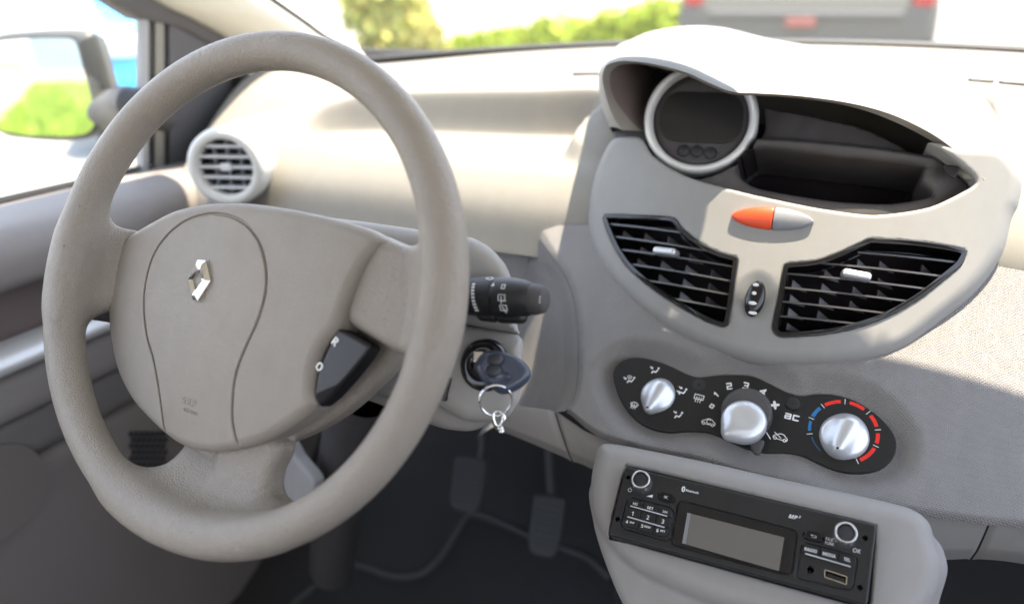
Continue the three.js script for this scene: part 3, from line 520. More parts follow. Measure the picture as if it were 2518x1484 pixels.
{
  const h = -.0045;
  pointerKnob(CL, 1618, 975, h, .0162, .016, 1590, 1012, M.satin, climate);
  pointerKnob(CL, 2075, 1075, h, .0196, .018, 2055, 1112, M.satin, climate);
  const [a, b] = CL.px(1836, 1022, h); const mk = pts => { const g = new THREE.LatheGeometry(pts.map(p => new THREE.Vector2(...p)), 64); g.rotateX(Math.PI / 2); return g; };
  const ring = mk([[.0212, 0], [.0212, .001], [.0208, .0125], [.0198, .014], [.017, .0145], [0, .0145]]); ring.translate(a, b, h - CL.k * a * a); part('fan_ring', ring, M.tray, climate);
  // cap of the middle dial with its thumb hollow
  const [ca, cb] = CL.px(1829, 1036, .014);
  const cap = sdfMesh((x, y, z) => { const r = hypot(x, y); let d = ext(r - .0186, max(z - .0125 + .006 * (r / .0186) ** 2, -z - .004), .003); const nose = sdCap([x, y, z], [-.003, -.004, .0045], [-.0098, -.0128, .0040], .0068, .0060); d = smin(d, max(nose, -z), .006); d = smax(d, -(hypot(x - .002, y - .004, z - .048) - .0372), .003); return d * .85; }, [-.026, -.026, -.005], [.024, .024, .018], .0011);
  cap.translate(ca, cb, .0105 - CL.k * ca * ca); const kc = part('dial_knob', cap, M.satin, climate);
  const pip = new THREE.SphereGeometry(.0014, 12, 8); pip.scale(1, .75, .5); pip.translate(ca - .0098, cb - .0125, .0105 + .0098); part('pointer_mark', pip, M.black, kc);
  const lv = spl([[1848, 1080], [1878, 1084], [1876, 1100], [1868, 1116], [1856, 1117], [1845, 1100]].map(p => CL.px(...p, .004)), 30, true, .4); part('air_lever', extr(lv, .006, .0018, [], .001), M.tray, climate);
  for (const [x, y] of [[715, 990], [1193, 1083]]) { const [u, v] = CL.px(...q4(x, y), h); const rg = mk([[.0062, .0006], [.0066, .0006], [.0068, -.001]]); const bt = mk([[0, .0013], [.0052, .0012], [.0060, .0003], [.0060, -.002]]); bt.translate(u, v, h - CL.k * u * u + .0004); const k = part('push_button', bt, M.dark, climate); const gl = new THREE.TorusGeometry(.0068, .0005, 8, 40); gl.translate(u, v, h - CL.k * u * u + .0002); part('button_rim', gl, M.gloss, k); const led = new THREE.SphereGeometry(.0009, 8, 6); led.translate(u, v, h - CL.k * u * u + .0015); part('indicator', led, M.gloss, k); }
}

// ------------------------------------------------------------------ radio housing and radio
const housing = framed('radio_housing', 'smooth grey rounded lower console housing around the black radio', 'console housing', RAD);
const RH = -.006;
{
  const o = spl([[1455, 1120], [1466, 1086], [1500, 1078], [1600, 1096], [1750, 1126], [1900, 1160], [2050, 1192], [2180, 1220], [2250, 1240], [2292, 1272], [2308, 1320], [2325, 1380], [2318, 1440], [2290, 1500], [2240, 1550], [2120, 1570], [1980, 1545], [1800, 1496], [1650, 1440], [1560, 1395], [1505, 1345], [1468, 1290], [1449, 1230], [1446, 1170]].map(p => RAD.px(...p, RH)), 120, true);
  const low = spl([[1458, 1190], [1458, 1280], [1476, 1350], [1510, 1440], [1545, 1510], [1600, 1600], [1800, 1700], [2200, 1720], [2290, 1600], [2310, 1480], [2330, 1380], [2250, 1300], [1900, 1250], [1600, 1200]].map(p => RAD.px(...p, RH - .025)), 80, true);
  const hole = sdPoly([[1537, 1142], [2155, 1291], [2139, 1496], [1493, 1319]].map(p => RAD.px(...p, RH)));
  const f = sdPoly(o), f2 = sdPoly(low);
  const fn = (x, y, z) => { let d = ext(f(x, y), max(z - RH, -.12 - z), .016); d = smin(d, ext(f2(x, y), max(z - RH + .016, -.2 - z), .012), .006); const h = hole(x, y); d = smax(d, -max(h, -.03 - z), .0012); return d * .9; };
  part('housing_shell', sdfMesh(fn, [-.16, -.16, -.125], [.16, .075, .006], .0024), M.trim, housing);
}
const radio = framed('car_radio', 'black single-slot car radio with grey display and two chrome-ringed knobs', 'car radio', RAD);
{
  const P = (x, y, h = 0) => RAD.px(...q5(x, y), h);
  const rrect = (cs, r, n = 6) => { // rounded quad from measured corners
    const out = []; for (let i = 0; i < 4; i++) { const p = cs[i], a = cs[(i + 3) % 4], b = cs[(i + 1) % 4]; const l1 = hypot(a[0] - p[0], a[1] - p[1]), l2 = hypot(b[0] - p[0], b[1] - p[1]); const A = [p[0] + (a[0] - p[0]) * r / l1, p[1] + (a[1] - p[1]) * r / l1], B = [p[0] + (b[0] - p[0]) * r / l2, p[1] + (b[1] - p[1]) * r / l2]; for (let k = 0; k <= n; k++) { const t = k / n; out.push([(1 - t) ** 2 * A[0] + 2 * t * (1 - t) * p[0] + t * t * B[0], (1 - t) ** 2 * A[1] + 2 * t * (1 - t) * p[1] + t * t * B[1]]); } } return out; };
  // an upright rectangle of the face spanned by two measured points
  const c1 = P(368, 322), c2 = P(1714, 652), c3 = P(1680, 1082), c4 = P(272, 700);
  const x0 = (c1[0] + c4[0]) / 2, x1 = (c2[0] + c3[0]) / 2, yt = (c1[1] + c2[1]) / 2, yb = (c4[1] + c3[1]) / 2;
  const N = (a, b) => { // face fraction from measured point, straightened so that rows and columns run true
    return P(a, b); };
  const face = rrect([[x0, yt], [x1, yt], [x1, yb], [x0, yb]], .0025);
  const sc4 = [[382, 391], [323, 615], [1657, 719], [1629, 985]].map(p => P(...p));
  const circ = (c, r, n = 20) => Array.from({ length: n }, (_, i) => [c[0] + r * Math.cos(i / n * 2 * Math.PI), c[1] + r * Math.sin(i / n * 2 * Math.PI)]);
  const dispO = rrect([P(650, 514), P(1292, 678), P(1262, 922), P(610, 752)], .005), padO = rrect([P(378, 492), P(630, 560), P(605, 740), P(335, 660)], .006), padO2 = rrect([P(1322, 740), P(1618, 818), P(1590, 1005), P(1283, 935)], .005);
  const jackC = P(1362, 890), usbO = rrect([P(1438, 885), P(1562, 925), P(1558, 972), P(1436, 930)], .0012);
  const f = sdPoly(face), fd = sdPoly(dispO), fp = sdPoly(padO), fq = sdPoly(padO2), fu = sdPoly(usbO);
  const mute = rrect([P(548, 470), P(628, 492), P(622, 530), P(542, 506)], .0042), back = rrect([P(1332, 680), P(1432, 706), P(1430, 742), P(1328, 716)], .0042); const fm = sdPoly(mute), fb = sdPoly(back);
  const fn = (x, y, z) => {
    let d = ext(f(x, y), max(z - .0035, -.028 - z), .0016);
    const gr = (s, w, dp) => { d = max(d, -max(abs(s) - w, .0035 - dp - z)); };
    gr(fd(x, y), .0006, .0012); gr(fp(x, y), .0005, .001); gr(fq(x, y), .0005, .001); gr(fm(x, y), .0006, .0012); gr(fb(x, y), .0006, .0012);
    for (const s of sc4) d = max(d, -max(hypot(x - s[0], y - s[1]) - .0019, -.002 - z));
    d = max(d, -max(hypot(x - jackC[0], y - jackC[1]) - .0024, -.008 - z)); d = max(d, -max(fu(x, y), -.006 - z));
    return d;
  };
  part('radio_body', sdfMesh(fn, [x0 - .004, yb - .004, -.03], [x1 + .004, yt + .004, .006], .0009), M.dark, radio);
  const Z = .0035;
  // display
  const bez = extr(inset(dispO, .0007), .0011, .0004, [], Z - .0004); part('display_bezel', bez, M.gloss, radio);
  const lc = part('display', extr(rrect([P(700, 583), P(1222, 716), P(1192, 897), P(672, 747)], .0006), .0006, .0001, [], Z + .0005), M.lcd, radio);
  part('display_edge', extr([P(700, 583), P(718, 588), P(692, 752), P(672, 747)], .0004, 0, [], Z + .00115), mat([.2, .2, .21], .3), radio);
  // knobs
  const lathe = pts => { const g = new THREE.LatheGeometry(pts.map(p => new THREE.Vector2(...p)), 56); g.rotateX(Math.PI / 2); return g; };
  for (const [x, y, r] of [[451, 411, .0076], [1551, 697, .0079]]) { const c = P(x, y, .008); const kn = lathe([[r * 1.04, 0], [r * 1.03, .004], [r * 1.01, .010], [r, .0125], [r * .94, .0136], [r * .80, .0138], [r * .755, .0128], [r * .75, .008]]); kn.translate(c[0], c[1], Z); const k = part('rotary_knob', kn, M.ringm, radio); const cp = lathe([[0, .0134], [r * .55, .0132], [r * .73, .0126], [r * .75, .011], [r * .75, .006]]); cp.translate(c[0], c[1], Z); part('knob_cap', cp, M.dark, k); }
  // printed caps
  const cvT = (w, h, draw, col = '#16171a') => { const cv = document.createElement('canvas'); cv.width = w; cv.height = h; const c = cv.getContext('2d'); c.fillStyle = col; c.fillRect(0, 0, w, h); c.fillStyle = c.strokeStyle = '#d4d6da'; c.textAlign = 'center'; c.textBaseline = 'middle'; c.lineWidth = 6; draw(c, w, h); const t = new THREE.CanvasTexture(cv); t.colorSpace = THREE.SRGBColorSpace; return t; };
  const plate = (name, poly, depth, z, tex, bevel = .0004) => { const g = extr(poly, depth, bevel, [], z); let a0 = 9, a1 = -9, b0 = 9, b1 = -9; for (const [a, b] of poly) { a0 = min(a0, a); a1 = max(a1, a); b0 = min(b0, b); b1 = max(b1, b); } const p = g.attributes.position, uv = g.attributes.uv; for (let i = 0; i < p.count; i++) uv.setXY(i, (p.getX(i) - a0) / (a1 - a0), (p.getY(i) - b0) / (b1 - b0)); return part(name, g, mat([1, 1, 1], .42, { map: tex }), radio); };
  const tri = (c, x, s, w, h) => { c.beginPath(); c.moveTo(x, -h); c.lineTo(x + s * w, 0); c.lineTo(x, h); c.closePath(); c.stroke(); };
  const lab = [['prev', 'SET', 'next'], ['1', '2', '3'], ['4INF', '5RDM', '6RPT']];
  const gp = (i, j) => { // grid corner of the left pad
    const l = [[388, 502], [372, 548], [360, 603], [345, 648]][j], r = [[625, 568], [615, 612], [605, 668], [594, 722]][j]; return [l[0] + (r[0] - l[0]) * i / 3, l[1] + (r[1] - l[1]) * i / 3]; };
  for (let j = 0; j < 3; j++) for (let i = 0; i < 3; i++) {
    const cs = [gp(i, j), gp(i + 1, j), gp(i + 1, j + 1), gp(i, j + 1)].map(p => P(...p)); const cx = cs.reduce((s, p) => s + p[0], 0) / 4, cy = cs.reduce((s, p) => s + p[1], 0) / 4; const w = (cs[1][0] - cs[0][0]) * .95, h = (cs[0][1] - cs[3][1] + cs[1][1] - cs[2][1]) / 2 * .92;
    const rc = (k, sx, sy) => (i === (sx < 0 ? 0 : 2) && j === (sy > 0 ? 0 : 2) ? .0045 : .0006);
    const poly = []; for (const [sx, sy, a0] of [[1, 1, 0], [-1, 1, 90], [-1, -1, 180], [1, -1, 270]]) { const r = rc(0, sx, sy); for (let k = 0; k <= 5; k++) { const a = R(a0 + k * 18); poly.push([cx + sx * (w / 2 - r) + r * Math.cos(a), cy + sy * (h / 2 - r) + r * Math.sin(a)]); } }
    const L = lab[j][i];
    plate('button', poly, .0016, Z - .0002, cvT(256, 150, (c, W, H) => { c.translate(W / 2, H / 2); if (L === 'prev' || L === 'next') { if (L === 'prev') c.scale(-1, 1); tri(c, -34, 1, 30, 22); tri(c, 0, 1, 30, 22); c.fillRect(34, -24, 7, 48); } else if (L.length === 4) { c.font = 'bold 78px sans-serif'; c.fillText(L[0], -62, 0); c.font = 'bold 50px sans-serif'; c.fillText(L.slice(1), 26, -8); } else { c.font = `bold ${L.length > 1 ? 70 : 90}px sans-serif`; c.fillText(L, 0, 4); } }));
  }
  const bar = (p, q, w = .0011) => { const A = P(...p), B = P(...q), l = hypot(B[0] - A[0], B[1] - A[1]); const g = new THREE.CapsuleGeometry(w / 2, l, 4, 8); g.rotateZ(Math.PI / 2 + Math.atan2(B[1] - A[1], B[0] - A[0])); g.translate((A[0] + B[0]) / 2, (A[1] + B[1]) / 2, Z + .0016); part('chrome_bar', g, M.satin, radio); };
  bar([396, 548], [588, 602]); bar([381, 606], [574, 662]); bar([1338, 805], [1575, 874]);
  plate('button', inset(mute, .0005), .0016, Z - .0002, cvT(200, 96, (c, W, H) => { c.translate(W / 2, H / 2); c.fillRect(-26, -9, 14, 18); c.beginPath(); c.moveTo(-14, -8); c.lineTo(8, -26); c.lineTo(8, 26); c.lineTo(-14, 8); c.fill(); c.beginPath(); c.moveTo(-18, -26); c.lineTo(26, 26); c.moveTo(26, -26); c.lineTo(-18, 26); c.stroke(); }));
  plate('button', inset(back, .0005), .0016, Z - .0002, cvT(220, 96, (c, W, H) => { c.translate(W / 2, H / 2); c.lineWidth = 8; c.beginPath(); c.moveTo(-26, -12); c.lineTo(24, -12); c.lineTo(24, 20); c.lineTo(-24, 20); c.stroke(); c.beginPath(); c.moveTo(-16, -30); c.lineTo(-38, -12); c.lineTo(-16, 6); c.fill(); }));
  const g2 = (i, j) => { const l = [[1325, 745], [1305, 798]][j], r = [[1612, 818], [1606, 878]][j]; return [l[0] + (r[0] - l[0]) * i / 3, l[1] + (r[1] - l[1]) * i / 3]; };
  ['RADIO', 'MEDIA', 'TEL'].forEach((s, i) => { const cs = [g2(i, 0), g2(i + 1, 0), g2(i + 1, 1), g2(i, 1)].map(p => P(...p)); const cx = cs.reduce((a, p) => a + p[0], 0) / 4, cy = cs.reduce((a, p) => a + p[1], 0) / 4, w = (cs[1][0] - cs[0][0]) * .95, h = (cs[0][1] - cs[3][1] + cs[1][1] - cs[2][1]) / 2 * .9; const q = [[cx - w / 2, cy + h / 2], [cx + w / 2, cy + h / 2], [cx + w / 2, cy - h / 2], [cx - w / 2, cy - h / 2]]; plate('button', rrect(q, .001), .0016, Z - .0002, cvT(256, 136, (c, W, H) => { c.font = 'bold 62px sans-serif'; c.fillText(s, W / 2, H / 2 + 2); })); });
  // jack and usb
  const jk = lathe([[.0032, 0], [.0032, .0006], [.0026, .0007], [.0023, 0], [.0023, -.006], [0, -.006]]); jk.translate(jackC[0], jackC[1], Z); part('audio_jack', jk, M.gloss, radio);
  const ui = inset(usbO, .0007); const us = part('usb_port', extr(usbO, .0075, 0, [ui], Z - .007), M.chrome, radio); part('port_tongue', extr(rrect([P(1452, 905), P(1546, 935), P(1545, 955), P(1452, 925)], .0004), .006, .0002, [], Z - .007), M.black, us);
  // printing on the face
  const print = (x, y, w, h, draw, cwid = 256) => { const [a, b] = P(x, y); const g = new THREE.PlaneGeometry(w, h); g.translate(a, b, Z + .00012); const cv = document.createElement('canvas'); cv.width = cwid; cv.height = Math.round(cwid * h / w); const c = cv.getContext('2d'); c.clearRect(0, 0, cv.width, cv.height); c.fillStyle = c.strokeStyle = '#d4d6da'; c.textAlign = 'center'; c.textBaseline = 'middle'; draw(c, cv.width, cv.height); const t = new THREE.CanvasTexture(cv); t.colorSpace = THREE.SRGBColorSpace; part('printing', g, mat([1, 1, 1], .5, { map: t, transparent: true, alphaTest: .35 }), radio); };
  print(716, 463, .0145, .0052, (c, W, H) => { c.beginPath(); c.ellipse(H * .33, H / 2, H * .27, H * .44, 0, 0, 7); c.fill(); c.font = `bold ${H * .46}px sans-serif`; c.fillText('Bluetooth', W * .60, H * .56, W * .7); c.strokeStyle = '#16171a'; c.lineWidth = H * .05; const x = H * .33; c.beginPath(); c.moveTo(x - H * .1, H * .36); c.lineTo(x + H * .1, H * .62); c.lineTo(x, H * .74); c.lineTo(x, H * .26); c.lineTo(x + H * .1, H * .38); c.lineTo(x - H * .1, H * .64); c.stroke(); }, 384);
  print(1276, 603, .0100, .0050, (c, W, H) => { c.font = `italic bold ${H * .82}px sans-serif`; c.fillText('MP', W * .38, H * .58, W * .68); c.font = `italic bold ${H * .5}px sans-serif`; c.fillText('3', W * .85, H * .36); });
  print(1465, 736, .0068, .0062, (c, W, H) => { c.font = `${H * .46}px sans-serif`; c.fillText('FILE', W * .46, H * .26, W * .8); c.fillText('TUNE', W * .52, H * .74, W * .96); });
  print(1612, 785, .0050, .0044, (c, W, H) => { c.font = `${H * .92}px sans-serif`; c.fillText('OK', W / 2, H * .54); }, 128);
  print(390, 457, .0042, .0044, (c, W, H) => { c.lineWidth = W * .09; c.beginPath(); c.arc(W / 2, H * .55, W * .34, -1.1, 4.25); c.stroke(); c.fillRect(W * .46, H * .08, W * .09, H * .42); }, 96);
  print(496, 488, .0048, .0024, (c, W, H) => { c.beginPath(); c.moveTo(0, H); c.lineTo(W, H); c.lineTo(W, 0); c.fill(); }, 96);
}

// ------------------------------------------------------------------ steering wheel
const wheel = framed('steering_wheel', 'taupe leather-grained three-spoke steering wheel with diamond badge on its airbag cover', 'steering wheel', WH);
const padO = spl([[224, 606], [242, 590], [292, 564], [360, 535], [420, 512], [500, 499], [580, 497], [660, 505], [740, 518], [820, 535], [880, 553], [916, 570], [927, 586], [915, 608], [890, 645], [868, 690], [850, 735], [836, 780], [826, 808], [792, 850], [770, 905], [762, 960], [764, 996], [735, 1024], [690, 1056], [640, 1083], [590, 1100], [530, 1112], [480, 1112], [430, 1100], [400, 1085], [350, 1045], [292, 987], [254, 922], [233, 850], [222, 760], [218, 680]].map(p => WH.px(...p, -.014)), 130, true, .4);
const padTop = (a, b) => -.006 - .85 * (a * a + b * b);
{
  const fpad = sdPoly(padO);
  const spR = sdPoly(spl([[800, 540], [900, 562], [985, 596], [1060, 585], [1100, 640], [1100, 800], [1060, 880], [985, 872], [945, 858], [890, 825], [836, 790], [780, 700]].map(p => WH.px(...p, -.018)), 70, true, .3));
  const spL = sdPoly(spl([[300, 560], [240, 575], [150, 545], [152, 640], [158, 775], [200, 765], [262, 745], [300, 700]].map(p => WH.px(...p, -.018)), 60, true, .3));
  const spB = sdPoly(spl([[400, 1020], [405, 1090], [385, 1140], [340, 1190], [330, 1280], [560, 1330], [700, 1290], [640, 1225], [612, 1185], [622, 1140], [640, 1080], [640, 1020]].map(p => WH.px(...p, -.018)), 70, true, .3));
  const spBk = sdPoly(spl([[560, 1000], [690, 1090], [668, 1160], [648, 1250], [600, 1270], [520, 1180]].map(p => WH.px(...p, -.03)), 50, true, .3));
  const skirt = sdPoly(spl([[600, 540], [900, 560], [945, 800], [952, 868], [925, 915], [880, 960], [830, 1005], [770, 1045], [700, 1080], [630, 1100], [500, 1110], [420, 1090], [300, 960], [262, 760], [270, 600]].map(p => WH.px(...p, -.035)), 80, true, .4));
  const fn = (x, y, z) => {
    const r = hypot(x, y), th = Math.atan2(y, x);
    const ra = .0136 + .0008 * Math.max(0, Math.cos(2 * th)), rb = .0136;
    const u = r - .1705, q = hypot(u / ra, z / (rb * 1.06)); let d = (q - 1) * min(ra, rb);
    if (abs(z) < .12) {
      const top = -.013 - .35 * r * r + .9 * max(0, r - .125) ** 2;
      let s = ext(spR(x, y), max(z - (-.0205 + .36 * max(0, r - .133)), -.050 - z), .010);
      s = min(s, ext(spL(x, y), max(z - (-.038 + .62 * max(0, r - .128)), -.056 - z), .010));
      const b = ext(spB(x, y), max(z - (-.034 + .60 * max(0, r - .129)), -.052 - z), .010);
      s = min(s, smin(b, ext(spBk(x, y), max(z + .027, -.05 - z), .008), .006)); s = smax(s, r - .171, .012);
      d = smin(d, s, .030);
      d = smin(d, ext(skirt(x, y), max(z + .042, -.066 - z), .008), .006);
    }
    return d * .8;
  };
  part('rim', sdfMesh(fn, [-.2, -.2, -.072], [.2, .2, .022], .0024), M.leather, wheel);
  const seam = sdLine(spl([[370, 1064], [367, 960], [357, 880], [340, 820], [333, 740], [340, 680], [360, 620], [400, 570], [450, 538], [510, 524], [560, 530], [600, 550], [635, 590], [652, 640], [657, 690], [650, 740], [630, 800], [600, 860], [575, 920], [562, 980], [556, 1040], [562, 1100]].map(p => WH.px(...p, -.008)), 100));
  const pn = (x, y, z) => {
    const d2 = fpad(x, y), top = padTop(x, y);
    let d = ext(d2, max(z - top, -.044 - z), .0075);
    d = smax(d, -max(seam(x, y) - .0009, top - .0021 - z), .0006);
    return d * .85;
  };
  const cover = part('airbag_cover', sdfMesh(pn, [-.165, -.14, -.056], [.13, .12, -.002], .00105), M.padSkin, wheel);
  // diamond badge, four bevelled bands
  const D = (x, y, h = .003) => { const [a, b] = WH.px(...[150 / 1.602 + x / 1.855 / 1.602, 700 / 1.602 + y / 1.855 / 1.602], -.004); return [a, b]; };
  const outer = [[1156, 600], [1218, 603], [1250, 750], [1160, 896], [1118, 890], [1058, 738]].map(p => D(...p));
  const cen = [outer.reduce((s, p) => s + p[0], 0) / 6, outer.reduce((s, p) => s + p[1], 0) / 6], z0 = padTop(...cen);
  const innr = [[1160, 672], [1172, 668], [1184, 746], [1146, 822], [1138, 820], [1114, 740]].map(p => D(...p));
  const mid = outer.map((p, i) => [(p[0] * .5 + innr[i][0] * .5), (p[1] * .5 + innr[i][1] * .5)]);
  const pos = []; const tri = (a, b, c) => pos.push(...a, ...b, ...c); const Z = (p, h) => [p[0], p[1], padTop(...p) + h];
  const hs = [.0046, .0042, .0034, .0046, .0042, .0034];
  for (let i = 0; i < 6; i++) { const j = (i + 1) % 6; const q = (A, ha, B, hb, C, hc, Dd, hd) => { tri(Z(A, ha), Z(B, hb), Z(C, hc)); tri(Z(A, ha), Z(C, hc), Z(Dd, hd)); }; q(outer[i], -.002, outer[j], -.002, outer[j], hs[j] - .0016, outer[i], hs[i] - .0016); q(outer[i], hs[i] - .0016, outer[j], hs[j] - .0016, mid[j], hs[j], mid[i], hs[i]); q(mid[i], hs[i], mid[j], hs[j], innr[j], hs[j] - .0016, innr[i], hs[i] - .0016); q(innr[i], hs[i] - .0016, innr[j], hs[j] - .0016, innr[j], -.001, innr[i], -.001); }
  const bg = new THREE.BufferGeometry(); bg.setAttribute('position', new THREE.Float32BufferAttribute(pos, 3)); bg.setAttribute('uv', new THREE.Float32BufferAttribute(new Float32Array(pos.length / 3 * 2), 2)); bg.computeVertexNormals();
  part('badge', bg, M.chrome, cover);
  const rec = extr(inset(outer, -.0013), .0008, .0003, [], 0); rec.translate(0, 0, z0 - .0003); part('badge_recess', rec, M.padSkin, cover);
  for (const [s, y, sz, w] of [['SRP', 742, .0056, .0150], ['AIR BAG', 778, .0030, .0150]]) { const [a, b] = WH.px(...q7(685, y - 7), -.01); const g = text(s, sz, .0010, w); g.translate(a, b, 0); const gp = g.attributes.position; for (let i = 0; i < gp.count; i++) gp.setZ(i, gp.getZ(i) + padTop(gp.getX(i), gp.getY(i)) - .0006); g.computeVertexNormals(); part('embossed_text', g, M.padSkin, cover); }
  // rocker switch with R and O
  const ro = [[829, 808], [862, 823], [902, 849], [886, 880], [850, 925], [805, 975], [774, 1000], [766, 976], [778, 915], [800, 862]].map(p => WH.px(...p, -.016)); const so = spl(ro, 60, true, .2);
  const fs = sdPoly(so); const rs = sdfMesh((x, y, z) => { const [mx, my] = ro[0]; const e = fs(x, y); const top = -.0125 - .85 * (x * x + y * y) * .6 - .006 * sstep(-.012, 0, e + .0) * 0; const side = (x - ro[8][0]) * .55 + (y - ro[8][1]) * -.84; return ext(e, max(z - top + .35 * max(0, side - .013), -.034 - z), .0025) * .85; }, [.03, -.1, -.05], [.12, .02, 0], .001);
  const sw = part('rocker_switch', rs, M.black, wheel);
  for (const [s, x, y] of [['R', 828, 840], ['O', 789, 901]]) { const [a, b] = WH.px(x, y, -.018); const g = text(s, .0058, .0006); g.rotateZ(-.5); g.translate(a, b, -.0126 - .51 * (a * a + b * b)); part('switch_letter', g, M.white, sw); }
}

// ------------------------------------------------------------------ steering column, stalks, lock
const column = framed('steering_column', 'light grey plastic steering column cowl behind the wheel', 'steering column', WH);
{
  const H = -.095;
  const up = sdPoly(spl([[700, 520], [850, 528], [980, 545], [1080, 560], [1165, 572], [1215, 600], [1252, 642], [1270, 690], [1276, 750], [1282, 800], [1284, 822], [1145, 796], [1000, 770], [700, 740], [620, 600]].map(p => WH.px(...p, H)), 90, true, .3));
  const lo = sdPoly(spl([[700, 744], [1000, 774], [1145, 800], [1284, 826], [1290, 880], [1290, 940], [1280, 990], [1255, 1030], [1210, 1043], [1150, 1040], [1105, 1018], [1070, 1000], [960, 985], [860, 960], [700, 900]].map(p => WH.px(...p, H)), 90, true, .3));
  const be = sdPoly(spl([[860, 968], [960, 1010], [1060, 1050], [1130, 1074], [1200, 1080], [1250, 1056], [1283, 1000], [1285, 900], [1000, 850], [860, 900]].map(p => WH.px(...p, H - .02)), 80, true, .4));
  const U = (x, y, z) => ext(up(x + .62 * max(0, H - z), y + .1 * max(0, H - z)), max(z - H, -.30 - z), .018) * .8;
  part('upper_cowl', sdfMesh(U, [-.03, -.06, -.31], [.22, .16, H + .006], .003), M.shroud, column);
  const Lw = (x, y, z) => smin(ext(lo(x + .62 * max(0, H - z), y), max(z - H - .002, -.25 - z), .014), ext(be(x + .62 * max(0, H - z), y), max(z - H + .024, -.26 - z), .016), .008) * .8;
  part('lower_cowl', sdfMesh(Lw, [-.04, -.2, -.27], [.22, .02, H + .01], .003), M.shroud, column);
  // black core behind the wheel hub
  const core = new THREE.CylinderGeometry(.05, .055, .08, 40); core.rotateX(Math.PI / 2); core.translate(0, 0, -.09); part('hub_core', core, M.black, column);
  const [a, b] = WH.px(1190, 897, H + .004); const lk = new THREE.LatheGeometry([[.008, .003], [.010, .0055], [.015, .006], [.0185, .0035], [.0195, -.004]].map(p => new THREE.Vector2(...p)), 48); lk.rotateX(Math.PI / 2); lk.translate(a, b, H + .002); const l = part('ignition_lock', lk, M.gloss, column);
  const br = new THREE.CylinderGeometry(.0082, .0082, .004, 32); br.rotateX(Math.PI / 2); br.translate(a, b, H + .003); part('lock_barrel', br, M.tray, l);
  const nt = spl([[1082, 985], [1100, 928], [1104, 930], [1090, 984]].map(p => WH.px(...p, H + .006)), 12, true, .1); part('tilt_slot', extr(nt, .004, .0006, [], H), M.black, column);
}
